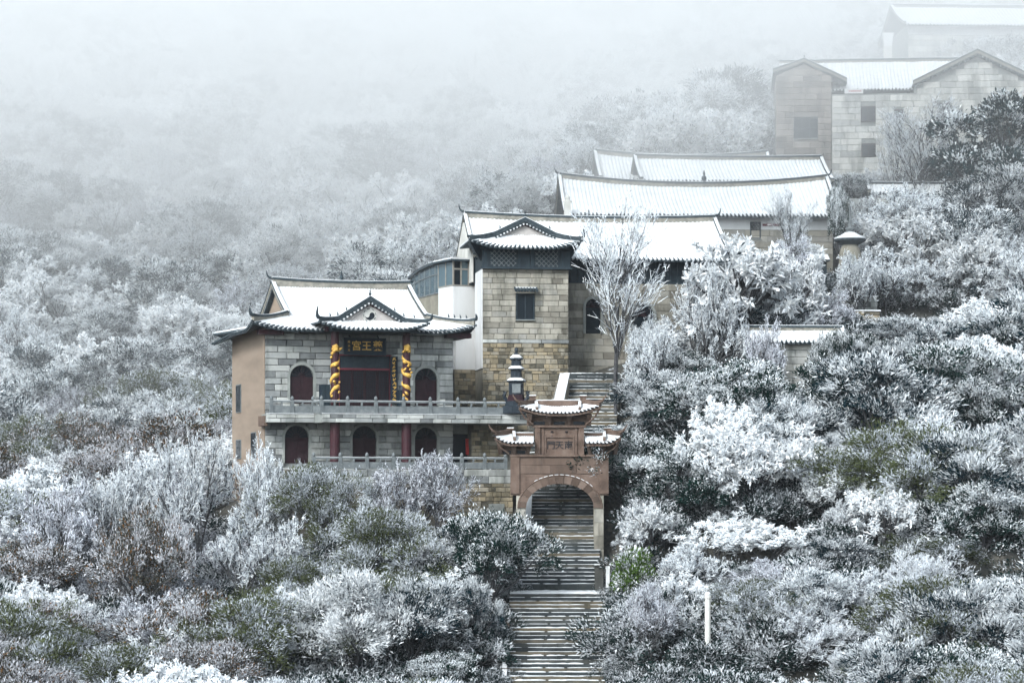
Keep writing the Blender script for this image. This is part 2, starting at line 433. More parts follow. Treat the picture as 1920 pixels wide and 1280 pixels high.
# ------------------------------------------------------------------ air: thin haze everywhere, a cloud bank on the upper slope
def volume_mat(name, c, density, aniso=0.2):
    m = bpy.data.materials.new(name); m.use_nodes = True; nt = m.node_tree; nt.nodes.clear()
    v = nt.nodes.new("ShaderNodeVolumePrincipled"); v.inputs["Color"].default_value = (*c, 1)
    v.inputs["Density"].default_value = density; v.inputs["Anisotropy"].default_value = aniso
    o = nt.nodes.new("ShaderNodeOutputMaterial"); nt.links.new(v.outputs[0], o.inputs["Volume"])
    return m
def make_air():
    b = MB(); b.box(-200, 200, -100, 560, -60, 150)
    o = b.build("haze", volume_mat("haze_air", (.93,.96,1.0), HAZE_DENSITY)); tag(o, kind="stuff")
    b = MB(); b.prism([(MIST_FRONT, -59), (559, -59), (559, 144), (430, 124), (300, 91), (200, 57), (MIST_FRONT, 46)], -199, 199); b.v = [(y, x, z) for x, y, z in b.v]; b.f = [f[::-1] for f in b.f]
    o = b.build("valley_mist", volume_mat("mist_air", (.985,.987,.990), MIST_DENSITY)); tag(o, kind="stuff")
    # cloud bank: its underside rises towards the camera, so the slope fades gradually as it climbs into it
    prof = FOG_PROFILE
    nx = 40
    vs_, fs = [], []
    k = len(prof)
    for i in range(nx+1):
        x = -190 + 380*i/nx
        for j, (y, z, wob) in enumerate(prof):
            dz = wob*(noise.noise(Vector((x*.02, j*1.7, 3.3)))*1.4 + .6*noise.noise(Vector((x*.06, j*3.1, 8.2))))
            sh = (10 + 40*min(1, max(0, (8-x)/34)) + 32*min(1, max(0, (x-12)/14)))*(1 if 0 < j < 6 else 0)     # the bank lies further back over the left valley
            vs_.append((x, y + dz*2.2 + sh, z + dz))
    for i in range(nx):
        for j in range(k):
            a, c = i*k+j, i*k+(j+1) % k
            fs.append((a, c, c+k, a+k))
    fs += [tuple(range(k-1, -1, -1)), tuple(range(nx*k, nx*k+k))]
    m = MB(); m.add(vs_, [f[::-1] for f in fs] if CLOUD_FLIP else fs)
    o = m.build("cloud_bank", volume_mat("cloud_air", (.915,.912,.908), FOG_DENSITY)); tag(o, kind="stuff")
CLOUD_FLIP = True
MIST_FRONT, MIST_DENSITY = 159.0, 0.0058
HAZE_DENSITY = 0.00012
FOG_DENSITY = 0.018
FOG_PROFILE = [(212,-20,0),(196,-2,2),(182,7,3),(162,15.5,3),(141,24,3),(118,34,3),(118,44,0),(200,58,0),(300,92,0),(430,125,0),(540,145,0),(540,-20,0)]
make_air()
# ------------------------------------------------------------------ building kit
def chamfer_block(mat, seed):
    """unit block (x,z in -.5...5, front at y=0, back at y=1) with a chamfered, slightly irregular face"""
    r = random.Random(seed); c = .04; z = .08; b = MB()
    j = lambda s=.018: r.uniform(-s, s)
    f = [(-.5+c+j(), j(.05)*.4, -.5+z+j(.03)), (.5-c+j(), j(.05)*.4, -.5+z+j(.03)), (.5-c+j(), j(.05)*.4, .5-z+j(.03)), (-.5+c+j(), j(.05)*.4, .5-z+j(.03))]
    m = [(-.5+j(), .13, -.5+j()), (.5+j(), .13, -.5+j()), (.5+j(), .13, .5+j()), (-.5+j(), .13, .5+j())]
    k = [(x, 1, zz) for x, y, zz in m]
    b.add(f+m+k, [(0,1,2,3)] + [(i, i+4, (i+1) % 4+4, (i+1) % 4) for i in range(4)] + [(i+4, i+8, (i+1) % 4+8, (i+1) % 4+4) for i in range(4)])
    return b.mesh("brick", mat)
BLOCK = {}
def blocks_of(mat):
    if mat not in BLOCK: BLOCK[mat] = [chamfer_block(M[mat], s) for s in range(6)]
    return BLOCK[mat]

def opening_at(o, z):
    if o[0] == 'r':
        return (o[1], o[2]) if o[3] < z < o[4] else None
    _, xc, hw, zb, zs, zt = o
    if z < zb or z > zt: return None
    h = hw if z < zs else hw*math.sqrt(max(0, 1-((z-zs)/(zt-zs))**2))
    return (xc-h, xc+h)

def lay_bricks(parent, mat, x0, x1, z0, z1, ch, lens, yf=0.0, openings=(), gap=.025, depth=.1, name="brick", top=None, jz=0.0, along='x', xoff=0.0, proud=.012):
    """courses of single blocks over a wall face; top(x) gives a sloping limit; along='y' lays them on a side wall x = xoff"""
    ms = blocks_of(mat); n = 0
    rows = max(1, round((z1-z0)/ch)); ch = (z1-z0)/rows
    edges = [z0+i*ch + (rnd.uniform(-jz, jz) if 0 < i < rows else 0) for i in range(rows+1)]
    for i in range(rows):
        za, zb = edges[i], edges[i+1]; zc = (za+zb)/2
        iv = [(x0, x1)]
        for o in openings:
            bl = [b for b in (opening_at(o, za+.02), opening_at(o, zc), opening_at(o, zb-.02)) if b]
            if not bl: continue
            ba, bb = min(b[0] for b in bl), max(b[1] for b in bl)
            nv = []
            for a, b in iv:
                if bb <= a or ba >= b: nv.append((a, b)); continue
                if ba - a > .08: nv.append((a, ba))
                if b - bb > .08: nv.append((bb, b))
            iv = nv
        for a, b in iv:
            x = a; first = True
            while x < b-.03:
                L = rnd.uniform(*lens)*(rnd.uniform(.4, .8) if first and i % 2 else 1); first = False
                e = min(b, x+L)
                if b-e < lens[0]*.45: e = b
                if top is None or zb < top((x+e)/2)+.02:
                    xm = (x+e)/2; yy = yf+rnd.uniform(-proud, proud)
                    loc = (xm, yy, zc) if along == 'x' else (xoff+rnd.uniform(-proud, proud), xm, zc)
                    ob = link(name, ms[rnd.randrange(6)], parent, loc, (e-x-gap, depth, zb-za-gap), None if along == 'x' else (0, 0, R(-90)))
                    n += 1
                x = e
    return n

def arch_pts(xc, hw, zb, zs, zt, n=12):
    return [(xc-hw, zb), (xc+hw, zb)] + [(xc+hw*math.cos(math.pi*i/n), zs+(zt-zs)*math.sin(math.pi*i/n)) for i in range(n+1)]

def arched_window(parent, xc, hw, zb, zs, zt, y, solid="door_maroon", trim="mortar_grey", label=None, panel=.62, name="window"):
    """round-headed opening: stone trim, fanlight with radiating bars, panelled leaf below"""
    f = MB(); n = 14; rw = .17; yf = y-.14
    o = arch_pts(xc, hw+rw, zb, zs, zt+rw, n)[2:]; i_ = arch_pts(xc, hw, zb, zs, zt, n)[2:]
    o = [(xc+hw+rw, zb)] + o + [(xc-hw-rw, zb)]; i_ = [(xc+hw, zb)] + i_ + [(xc-hw, zb)]
    for k in range(len(o)-1):
        a, b, c, d = o[k], o[k+1], i_[k+1], i_[k]
        f.hexa([(d[0], yf, d[1]), (a[0], yf, a[1]), (a[0], y+.12, a[1]), (d[0], y+.12, d[1]), (c[0], yf, c[1]), (b[0], yf, b[1]), (b[0], y+.12, b[1]), (c[0], y+.12, c[1])])
    w = f.build(name, M[trim], parent)
    if label: w["label"] = label
    g = MB(); g.prism(arch_pts(xc, hw-.01, zb, zs, zt-.01), y+.055, y+.095); g.build("pane", M["dark_glass"], w)
    zp = zs - .02
    if solid:
        p = MB()
        p.box(xc-hw+.01, xc+hw-.01, y+.03, y+.05, zb, zp)
        for s in (-1, 1):
            xa, xb = xc+s*hw*.06, xc+s*hw*.92
            for za, zt_ in ((zb+.08, zb+(zp-zb)*.38), (zb+(zp-zb)*.44, zp-.06)):
                p.box(xa, xb, y+.012, y+.03, za, zt_)
        p.build("door_leaf", M[solid], w)
    b = MB()
    for k in range(1, 8):
        t = math.pi*k/8
        b.bar((xc, y+.035, zp+.02), (xc+(hw-.03)*math.cos(t), y+.035, zs+(zt-zs-.03)*math.sin(t)), .025)
    b.tube([(xc+.3*hw*math.cos(math.pi*k/8), y+.035, zp+.02+.3*hw*math.sin(math.pi*k/8)) for k in range(9)], .018, 4)
    b.bar((xc-hw, y+.03, zp), (xc+hw, y+.03, zp), .06)
    b.build("fanlight_bars", M["door_maroon"], w)
    return w

def square_window(parent, x0, x1, z0, z1, y, frame="dark_wood", pane="dark_glass", bars=2, rows=1, sill=True, along=None, fw=.07):
    f = MB()
    f.box(x0-fw, x0, y-.03, y+.1, z0-fw, z1+fw); f.box(x1, x1+fw, y-.03, y+.1, z0-fw, z1+fw)
    f.box(x0, x1, y-.03, y+.1, z1, z1+fw); f.box(x0, x1, y-.03, y+.1, z0-fw, z0)
    for i in range(1, bars): xx = x0+(x1-x0)*i/bars; f.box(xx-.03, xx+.03, y+.0, y+.09, z0, z1)
    for i in range(1, rows): zz = z0+(z1-z0)*i/rows; f.box(x0, x1, y+.005, y+.085, zz-.025, zz+.025)
    w = f.build("window", M[frame], parent)
    for i in range(bars):
        p = MB(); p.box(x0+(x1-x0)*i/bars+.03*(i > 0), x0+(x1-x0)*(i+1)/bars-.03*(i < bars-1), y+.05, y+.08, z0, z1); p.build("pane", M[pane], w)
    if sill:
        s = MB(); s.box(x0-fw*1.6, x1+fw*1.6, y-.08, y+.06, z0-fw*2, z0-fw-.002); s.build("sill", M["mortar_grey"], w)
    return w

def side_window(parent, y0, y1, z0, z1, x):
    f = MB(); f.box(x-.06, x+.02, y0-.06, y1+.06, z0-.06, z1+.06); w = f.build("window", M["railing_stone"], parent)
    p = MB(); p.box(x-.075, x-.06, y0, y1, z0, z1); p.build("pane", M["dark_glass"], w)

def snowfn(fn, L, th, seed, v0=.0, corr=.012, pitch=.28, lump=.035):
    def g(u, v):
        v_ = v0+(1-v0)*v
        x, y, z = fn(u, v_)
        e = min(1, v*6+.55)
        return (x, y, z + th*e + corr*math.cos(2*math.pi*u*L/pitch) + lump*noise.noise(Vector((u*L*.7+seed, v*6, seed))) + .5*lump*noise.noise(Vector((u*L*2.3, v*17, seed*2.))))
    return g

def eave_tiles(roof, fn, L, pitch=.28, r=.075, out=.12, mat="tile", name="eave_tiles", lift=.02):
    b = MB(); n = max(2, round(L/pitch))
    for i in range(n+1):
        u = i/n
        p = Vector(fn(u, 0)); q = Vector(fn(u, .06)); t = (q-p).normalized()
        p = p+Vector((0, 0, lift+rnd.uniform(-.01, .01)))
        b.tube([p-t*(out+rnd.uniform(-.02, .02)), p+t*.3], r*rnd.uniform(.9, 1.08), 6)
    o = b.build(name, M[mat], roof); o["kind"] = "stuff"
    return o

def slope(roof, fn, L, nu, nv, th=.1, seed=1.0, tiles=True, tile_mat="tile", snow_mat_="snow", corr=.028, pitch=.28, v0=0.0, r=.075):
    if corr: nu = max(nu, int(L/pitch)*4)
    b = MB(); b.grid(snowfn(fn, L, th, seed, v0, corr, pitch), nu, nv, thick=th*.95)
    b.build("snow", M[snow_mat_], roof, smooth=False)
    if tiles: eave_tiles(roof, fn, L, pitch, r=r, mat=tile_mat)

def horn(b, p, dx, s=1.0, n=7, dy=0.0):
    """upswept ridge end"""
    p = Vector(p)
    pts = [p+Vector((dx*s*(.1+.42*math.sin(t*1.5)), dy*s*.42*math.sin(t*1.5), s*(.05+.62*t*t))) for t in [i/(n-1) for i in range(n)]]
    b.tube(pts, [s*(.13-.1*i/(n-1)) for i in range(n)], 5)

def ridge(roof, pts, h=.36, w=.26, ends=True, mat="ridge_side", cap="tile", hs=1.0, snow=.035, hornside=(True, True)):
    b = MB(); b.sweep(pts, w, h, lift=-.06); rd = b.build("ridge", M[mat], roof)
    c = MB(); c.sweep(pts, w*1.35, .13, lift=h-.058)
    if ends:
        if hornside[0]: horn(c, Vector(pts[0])+Vector((0, 0, h)), -1, hs)
        if hornside[1]: horn(c, Vector(pts[-1])+Vector((0, 0, h)), 1, hs)
    c.build("ridge_cap", M[cap], roof)
    if snow:
        s = MB(); s.sweep(pts, w*1.2, snow, lift=h+.074); s.build("ridge_snow", M["snow_full"], roof)
    return rd

def beam_ridge(roof, pts, w=.2, h=.24, name="hip_ridge", tip=None, figures=0, mat="ridge_side", snow=True, cap="tile", tipw=.3):
    """descending ridge: pale body, dark cap, optional upswept tip at its last point and little roof figures"""
    pts = [Vector(p) for p in pts]
    b = MB(); b.sweep(pts, w, h, lift=-.04); o = b.build(name, M[mat], roof)
    c = MB()
    if tip is not None:
        n = 7; p0 = pts[-1]; t = (pts[-1]-pts[-2]).normalized(); tp = Vector(tip)
        path = []
        for i in range(n):
            s = i/(n-1); m_ = p0+t*(tp-p0).length*.55
            path.append((1-s)**2*p0+2*s*(1-s)*m_+s*s*tp)
        c.sweep(pts[:-1]+path, [w*1.25]*(len(pts)-1)+[w*(1.25-.85*i/(n-1)) for i in range(n)], [.12]*(len(pts)-1)+[.16-.06*i/(n-1) for i in range(n)], lift=h-.038)
    else:
        c.sweep(pts, w*1.25, .12, lift=h-.038)
    c.build("ridge_cap", M[cap], roof)
    if snow:
        s = MB(); s.sweep(pts, w*1.0, .035, lift=h+.084); s.build("ridge_snow", M["snow_full"], roof)
    if figures:
        for i in range(figures):
            f = .45+.5*i/figures; k = f*(len(pts)-1); a = int(k); p = pts[a].lerp(pts[min(a+1, len(pts)-1)], k-a)
            g = MB(); g.tube([p+Vector((0, 0, h+.05)), p+Vector((.02, 0, h+.2)), p+Vector((-.03, 0, h+.34))], [.06, .05, .015], 5)
            g.build("roof_figure", M[cap], roof)
    return o

def finial(roof, p, s=1.0, mat="tile"):
    b = MB(); b.lathe([(.16*s, 0), (.2*s, .08*s), (.09*s, .18*s), (.17*s, .3*s), (.15*s, .42*s), (.05*s, .52*s), (.09*s, .62*s), (.02*s, .85*s)], p, 8)
    return b.build("finial", M[mat], roof)

def lerp(a, b, t): return a+(b-a)*t
def prof(v): return .72*v+.28*v*v

def gable_roof(parent, x0, x1, ye, yr, ze, zr, sag=0.0, seed=1.0, over=.3, ends=True, verge=True, nu=None, tiles=True, hs=1.0, th=.1, hr=.36, pitch=.28, snow_="snow", corr=.028, hornside=(True, True), verge_sides=(True, True), back=True):
    """two-slope tiled roof, ridge along x sagging in the middle"""
    L = x1-x0
    s_ = lambda u: sag*((2*u-1)**2)
    def fn(u, v): return (lerp(x0, x1, u), lerp(ye, yr, v), lerp(ze, zr, prof(v)) + s_(u)*(v if v > 0 else 0))
    def fb(u, v): return (lerp(x1, x0, u), lerp(2*yr-ye, yr, v), lerp(ze, zr, prof(v)) + s_(1-u)*v)
    nu = nu or max(24, int(L/pitch*2))
    b = MB(); b.grid(fn, 24, 8, thick=.12)
    if back: b.grid(fb, 24, 6, thick=.12)
    roof = b.build("roof", M["tile"], parent)
    slope(roof, fn, L, nu, 10, th, seed, tiles, snow_mat_=snow_, corr=corr, pitch=pitch)
    if back: slope(roof, fb, L, 30, 6, th, seed+5, False, snow_mat_=snow_, corr=0)
    pts = [Vector(fn(i/16, 1)) + Vector((0, 0, .03)) for i in range(17)]
    ridge(roof, pts, h=hr, ends=ends, hs=hs, hornside=hornside)
    if verge:
        for k, xx in enumerate((0, 1)):
            if not verge_sides[k]: continue
            for g in ((fn, fb) if back else (fn,)):
                uu = xx if g is fn else 1-xx
                beam_ridge(roof, [Vector(g(uu, 1-i/8)) + Vector((0, 0, .06)) for i in range(9)], name="verge_ridge", w=.22, h=.16)
    return roof, fn

def porch_roof(parent, xa, xb, xm, ye, yt, yb, zc, zt_base, zapex, xta, xtb, tipL, tipR, up, low=.0, seed=3.0, disc=False, maroon="maroon"):
    """front-facing gablet on a hipped skirt: eave xa..xb at y=ye (height zc, upturned by `up` at the ends), tympanum at yt from zt_base to zapex"""
    L = xb-xa
    def upt(x):
        d = min(x-xa, xb-x)/(L*.33); return up*max(0, 1-d)**2
    def fn(u, v):
        xl, xr = lerp(xa, xta-.1, v), lerp(xb, xtb+.1, v)
        x = lerp(xl, xr, u); xe = lerp(xa, xb, u)
        return (x, lerp(ye, yt, v), lerp(zc, zt_base, prof(v)) + upt(xe)*(1-v))
    b = MB(); b.grid(fn, 24, 5, thick=.12)
    roof = b.build("porch_roof", M["tile"], parent)
    slope(roof, fn, L, int(L/.14), 6, .1, seed)
    # rakes: from each corner up to the apex, a concave line
    zl = lambda side: (fn(0, 0)[2] if side < 0 else fn(1, 0)[2])
    for side, xc_, tip in ((-1, xa, tipL), (1, xb, tipR)):
        xt = xta if side < 0 else xtb
        pts = []
        n = 14
        for i in range(n+1):
            s = i/n                                  # 0 apex .. 1 corner
            x = lerp(xm, xc_, s)
            f0 = abs((xt-xm)/(xc_-xm))
            if s < f0: z = lerp(zapex, zt_base+.05, s/f0); y = yt-.12
            else:
                q = (s-f0)/(1-f0); z = lerp(zt_base+.05, zl(side)+.02, 1-(1-q)**1.6) ; y = lerp(yt-.12, ye+.06, q)
            pts.append(Vector((x, y, z)))
        # roof plane running back from the rake
        def pl(u, v, pts=pts):
            k = u*(len(pts)-1); a = min(int(k), len(pts)-2); p = pts[a].lerp(pts[a+1], k-a)
            return (p.x, lerp(p.y, yb, v), p.z+.02)
        pb = MB(); pb.grid(pl if side > 0 else (lambda u, v: pl(1-u, v)), 14, 3, thick=.1); pb.build("rake_slope", M["tile"], roof)
        ps = MB(); pp = lambda u, v: (lambda q: (q[0], q[1]+.1, q[2]+.1+.03*noise.noise(Vector((u*9, v*5, seed)))))(pl(u, v))
        ps.grid(pp if side > 0 else (lambda u, v: pp(1-u, v)), 14, 4, thick=.09); ps.build("snow", M["snow"], roof)
        beam_ridge(roof, pts, w=.2, h=.17, name="rake_ridge", tip=tip, figures=3 if disc else 1, mat="tile")
        # little tile ends along the rake with snow between
        tb, sb = MB(), MB(); m_ = max(6, int(abs(xt-xm)/.2))
        for i in range(m_+1):
            s = i/m_*.98; x = lerp(xm, xt, s); z = lerp(zapex, zt_base+.05, s)-.1
            tb.tube([(x, yt-.3, z-.05), (x, yt-.05, z-.02)], .062, 6)
            if i < m_: sb.box(x+side*.06, x+side*.15, yt-.24, yt-.06, z-.15, z-.05)
        t_ = tb.build("rake_tiles", M["tile"], roof); t_["kind"] = "stuff"
        t_ = sb.build("rake_snow", M["snow_full"], roof); t_["kind"] = "stuff"
    ty = MB(); ty.prism([(xta+.05, zt_base-.15), (xtb-.05, zt_base-.15), (xm, zapex-.12)], yt+.02, yt+.14); ty.build("tympanum", M["tympanum"], roof)
    tr = MB()
    for xx in (xta, xtb):
        tr.bar((xx, yt-.02, zt_base-.02), (xm, yt-.02, zapex-.2), .06, .14)
    tr.build("bargeboard", M[maroon], roof)
    finial(roof, (xm, yt-.12, zapex+.18), .55)
    if disc:
        zc2 = lerp(zt_base, zapex, .33); rr = (zapex-zt_base)*.235; yy = yt+.0
        d = MB(); n = 20
        d.prism([(xm+rr*1.45*math.cos(2*math.pi*i/n), zc2+rr*1.45*math.sin(2*math.pi*i/n)) for i in range(n)], yy-.002, yy+.019); ds = d.build("emblem_disc", M["cream_plaster"], roof)
        h = MB(); half = [(xm+rr*math.cos(math.pi*i/n), zc2+rr*math.sin(math.pi*i/n)) for i in range(n+1)]
        s1 = [(xm-rr/2-rr/2*math.cos(math.pi*i/8), zc2+rr/2*math.sin(math.pi*i/8)) for i in range(9)]
        s2 = [(xm+rr/2-rr/2*math.cos(math.pi*i/8), zc2-rr/2*math.sin(math.pi*i/8)) for i in range(9)]
        poly = [(xm+rr*math.cos(math.pi+math.pi*i/n), zc2+rr*math.sin(math.pi+math.pi*i/n)) for i in range(n+1)] + [(xm+rr/2+rr/2*math.cos(math.pi*i/8), zc2+rr/2*math.sin(math.pi*i/8)) for i in range(1, 9)] + [(xm-rr/2+rr/2*math.cos(math.pi*i/8), zc2-rr/2*math.sin(math.pi*i/8)) for i in range(1, 8)]
        h.prism(poly, yy-.012, yy+.005)
        for i in range(8):
            t = 2*math.pi*i/8+.2; a, c = Vector((xm+rr*1.22*math.cos(t), yy-.008, zc2+rr*1.22*math.sin(t))), Vector((-math.sin(t), 0, math.cos(t)))*rr*.3
            h.bar(a-c, a+c, .02, rr*.12)
        h.build("emblem", M["black"], roof)
    return roof, fn

def text_mesh(s, size, depth=.02, bold=.0):
    c = bpy.data.curves.new("lettering", 'FONT'); c.body = s; c.size = size; c.extrude = depth; c.offset = bold
    c.align_x = 'CENTER'; c.align_y = 'CENTER'; c.resolution_u = 2
    o = bpy.data.objects.new("lettering", c); COL.objects.link(o)
    dg = bpy.context.evaluated_depsgraph_get(); me = bpy.data.meshes.new_from_object(o.evaluated_get(dg))
    bpy.data.objects.remove(o); bpy.data.curves.remove(c)
    return me
def lettering(parent, s, x, y, z, size, mat, name="lettering", bold=.0):
    me = text_mesh(s, size, .012, bold); me.materials.clear(); me.materials.append(M[mat])
    return link(name, me, parent, (x, y, z), None, (R(90), 0, 0))

def railing(parent, pts, h=.85, post_h=1.08, posts=None, panel=True, snow=True, pw=.2):
    """stone balustrade along a polyline of (x, y, z): posts at every point with caps, rail, panel"""
    rl = MB()
    for a, b in zip(pts[:-1], pts[1:]): rl.bar(Vector(a)+Vector((0, 0, h)), Vector(b)+Vector((0, 0, h)), .13, .1)
    root = rl.build("railing", M["railing_stone"], parent)
    for a, b in zip(pts[:-1], pts[1:]):
        a, b = Vector(a), Vector(b); t = (b-a).normalized()
        if panel:
            p = MB(); p.bar(a+t*.08+Vector((0, 0, h*.36)), b-t*.08+Vector((0, 0, h*.36)), .09, h*.58); p.build("panel", M["railing_stone"], root)
            m_ = (a+b)/2; k = MB(); k.bar(m_+Vector((0, 0, h*.66)), m_+Vector((0, 0, h*.95)), .1, .12); k.build("baluster", M["railing_stone"], root)
        if snow:
            s = MB(); s.bar(a+t*.1+Vector((0, 0, h+.065)), b-t*.1+Vector((0, 0, h+.06)), .1, .022); s.build("snow", M["snow_full"], root)
    for p in pts:
        q = MB(); q.box(-pw/2, pw/2, -pw/2, pw/2, -.02, post_h-.16); q.lathe([(.05, post_h-.165), (.1, post_h-.12), (.11, post_h-.04), (.06, post_h+.06), (.01, post_h+.1)], n=8)
        o = q.build("post", M["railing_stone"], root); o.location = p
    return root
# ------------------------------------------------------------------ front hall: grey stone, balcony, porch with gilded columns
H1 = Frame(497, 862, 143.0, 18)
def front_hall():
    F = H1; W = F.x(850); Ld = F.side(437, 700)[0]
    T = thing("temple_hall", F, "two-storey grey stone hall with balcony, dragon columns and snowy upturned roof", "temple hall")
    zb = -4.6; ze = F.z(618, 497); zdeck = F.z(777, 560); zdeck0 = F.z(793, 560)
    w = MB(); w.box(0, W, .2, Ld, zb, ze+.25); wall = w.build("wall", M["mortar_grey"], T)
    p = MB(); p.box(-.06, -.002, .02, Ld, zb, ze+.1); sw = p.build("side_wall", M["tan_plaster"], T); sw["label"] = "tan plastered side wall with narrow windows"
    # openings
    def arch(l, r, t, b, c=0.0, spring=.5):
        xa, xb = F.x(l), F.x(r); xc = (xa+xb)/2; hw = (xb-xa)/2; zt = F.z(t, (l+r)/2); z0 = F.z(b, (l+r)/2)
        return (xc, hw, z0, zt-hw*1.0, zt)
    ups = [arch(544, 588, 684, 756), arch(778, 820, 690, 760)]
    lows = [arch(534, 579, 797, 868), arch(661, 706, 798, 868), arch(778, 820, 801, 868)]
    dx0, dx1 = F.x(637), F.x(731); dz1 = F.z(667, 680)
    ops = [('a', a[0], a[1]+.06, a[2], a[3], a[4]+.06) for a in ups+lows] + [('r', dx0-.1, dx1+.1, zdeck-.3, dz1+.1)]
    lay_bricks(wall, "grey_brick", 0, W, -1.6, ze+.2, .375, (.7, 1.35), 0, ops, depth=.2, proud=.018)
    for a in ups: arched_window(T, *a, .13)
    for a in lows: arched_window(T, *a, .13)
    for (l, r, t, b) in ((446, 454, 723, 772), (474, 482, 812, 858), (446, 454, 826, 858)):
        y0 = F.side(r, t)[0]; y1 = F.side(l, t)[0]
        side_window(T, min(y0, y1), max(y0, y1), F.side(l, b)[1], F.side(l, t)[1], -.06)
    # door of four lattice leaves with a transom
    d = MB(); zl = F.z(692, 680)
    d.box(dx0-.1, dx0, -.02, .1, zdeck-.3, dz1+.08); d.box(dx1, dx1+.1, -.02, .1, zdeck-.3, dz1+.08); d.box(dx0, dx1, -.02, .1, dz1, dz1+.08); d.box(dx0, dx1, -.03, .1, zl-.05, zl+.06)
    d.box(dx0, dx1, -.02, .1, zdeck-.3, zdeck+.12)
    door = d.build("door", M["red_trim"], T)
    tr = MB(); tr.box(dx0-.1, dx1+.1, .101, .2, zdeck-.3, dz1+.1); tr.box(dx0, dx1, .05, .1, zl+.06, dz1)
    for i in range(4):
        xa, xb = lerp(dx0, dx1, i/4)+.08, lerp(dx0, dx1, (i+1)/4)-.08; tr.box(xa, xb, .035, .05, zl+.12, lerp(zl, dz1, .48)); tr.box(xa, xb, .035, .05, lerp(zl, dz1, .56), dz1-.05)
    tr.build("transom", M["dark_wood"], door)
    for i in range(4):
        xa, xb = lerp(dx0, dx1, i/4)+.012, lerp(dx0, dx1, (i+1)/4)-.012
        l = MB(); l.box(xa, xa+.07, .02, .08, zdeck+.12, zl-.05); l.box(xb-.07, xb, .02, .08, zdeck+.12, zl-.05); l.box(xa, xb, .02, .08, zl-.13, zl-.051); l.box(xa+.07, xb-.07, .02, .08, zdeck+.12, zdeck+.9)
        leaf = l.build("door_leaf", M["door_maroon"], door)
        g = MB(); za, z2 = zdeck+.9, zl-.13
        g.box(xa+.07, xb-.07, .065, .085, za, z2, 1)
        n = 5
        for k in range(n+1): xx = lerp(xa+.07, xb-.07, k/n); g.bar((xx, .05, za), (xx, .05, z2), .02)
        for k in range(12): zz = lerp(za, z2, k/11); g.bar((xa+.07, .05, zz), (xb-.07, .05, zz), .02)
        lt = g.build("lattice", [M["door_maroon"], M["black"]], leaf); lt["kind"] = "stuff"
    # stone lintel over the door, maroon porch beam
    b = MB(); b.box(F.x(632), F.x(738), -.06, .06, dz1+.1, dz1+.22); b.build("lintel", M["railing_stone"], T)
    # porch columns with gilded dragons
    cy = -1.75; ztop = F.z(622, 700, cy)
    for pxc in (628, 762):
        xc = F.x(pxc, cy); c = MB()
        c.lathe([(.30, -1.6), (.30, zdeck0), (.245, zdeck0+.01), (.24, ztop)], (xc, cy, 0), 14)
        col = c.build("column", M["maroon"], T, smooth=False)
        zg0, zg1 = F.z(752, pxc, cy), F.z(650, pxc, cy)
        g = MB(); n = 70; turns = 4.2; sgn = 1 if pxc < 700 else -1
        path, rad = [], []
        for i in range(n+1):
            t = i/n; a = sgn*(2*math.pi*turns*t) - 1.2 + .25*math.sin(t*21)
            rr = .165; path.append((xc+rr*math.cos(a), cy+rr*math.sin(a), lerp(zg0, zg1, t)+.05*math.sin(t*33)))
            rad.append((.07+.095*math.sin(math.pi*min(1, t*1.05))**.5)*(.9+.16*math.sin(t*57)))
        g.tube(path, rad, 7)
        rg = random.Random(pxc)
        for k in range(14):                      # claws, mane and clouds standing off the body
            t = rg.random(); a = rg.uniform(-2.9, -.25); zz = lerp(zg0, zg1, t); p0 = Vector((xc+.25*math.cos(a), cy+.25*math.sin(a), zz)); q = p0+Vector((rg.uniform(-.2, .2), -.06, rg.uniform(-.22, .22)))
            g.tube([p0, (p0+q)/2+Vector((0, -.05, 0)), q], [.09, .07, .02], 5)
        for k in range(3):
            zz = zg1-.12*k; g.tube([(xc-.2, cy-.22, zz), (xc, cy-.33, zz+.05), (xc+.2, cy-.22, zz-.03)], [.06, .11, .04], 5)
        dr = g.build("dragon", M["gold"], col, smooth=True); dr["label"] = "gilded dragon coiling up the maroon column"
    b = MB(); b.box(F.x(612, cy), F.x(780, cy), cy-.14, cy+.14, ztop-.02, ztop+.3); b.box(F.x(612, cy), F.x(622, cy), cy+.14, .1, ztop-.02, ztop+.25); b.box(F.x(770, cy), F.x(780, cy), cy+.14, .1, ztop-.02, ztop+.25)
    b.build("porch_beam", M["maroon"], T)
    b = MB()
    for i, pxx in enumerate((672, 684, 694, 706, 716)): b.lathe([(.03, -.1), (.1, 0), (.07, .1), (.02, .14)], (F.x(pxx, cy), cy-.2, ztop+.06+.06*(i % 2)), 6)
    o = b.build("carved_ornament", M["gold"], T); o["kind"] = "stuff"
    # balcony
    c1, c2 = -1.35, -2.35
    xl = F.x(500, c1); xs = F.x(590, c1); xs2 = F.x(604, c2); xr = F.x(988, c2)
    z1 = zdeck; z0 = zdeck0
    def off(a, e): return a+e
    poly = [(xl, .09), (xl, c1+.1), (xs, c1+.1), (xs2, c2+.1), (xr, c2+.1), (xr, 2.4), (W+.05, 2.4), (W+.05, .09)]
    k = len(poly); b = MB()
    b.add([(x, y, z0) for x, y in poly]+[(x, y, z1) for x, y in poly], [tuple(range(k-1, -1, -1)), tuple(range(k, 2*k))]+[(i, (i+1) % k, (i+1) % k+k, i+k) for i in range(k)])
    bal = b.build("balcony", M["mortar_grey"], T)
    lay_bricks(bal, "grey_brick", xl, xs, z0, z1, .27, (.7, 1.2), c1)
    lay_bricks(bal, "grey_brick", xs2, xr, z0, z1, .27, (.7, 1.2), c2)
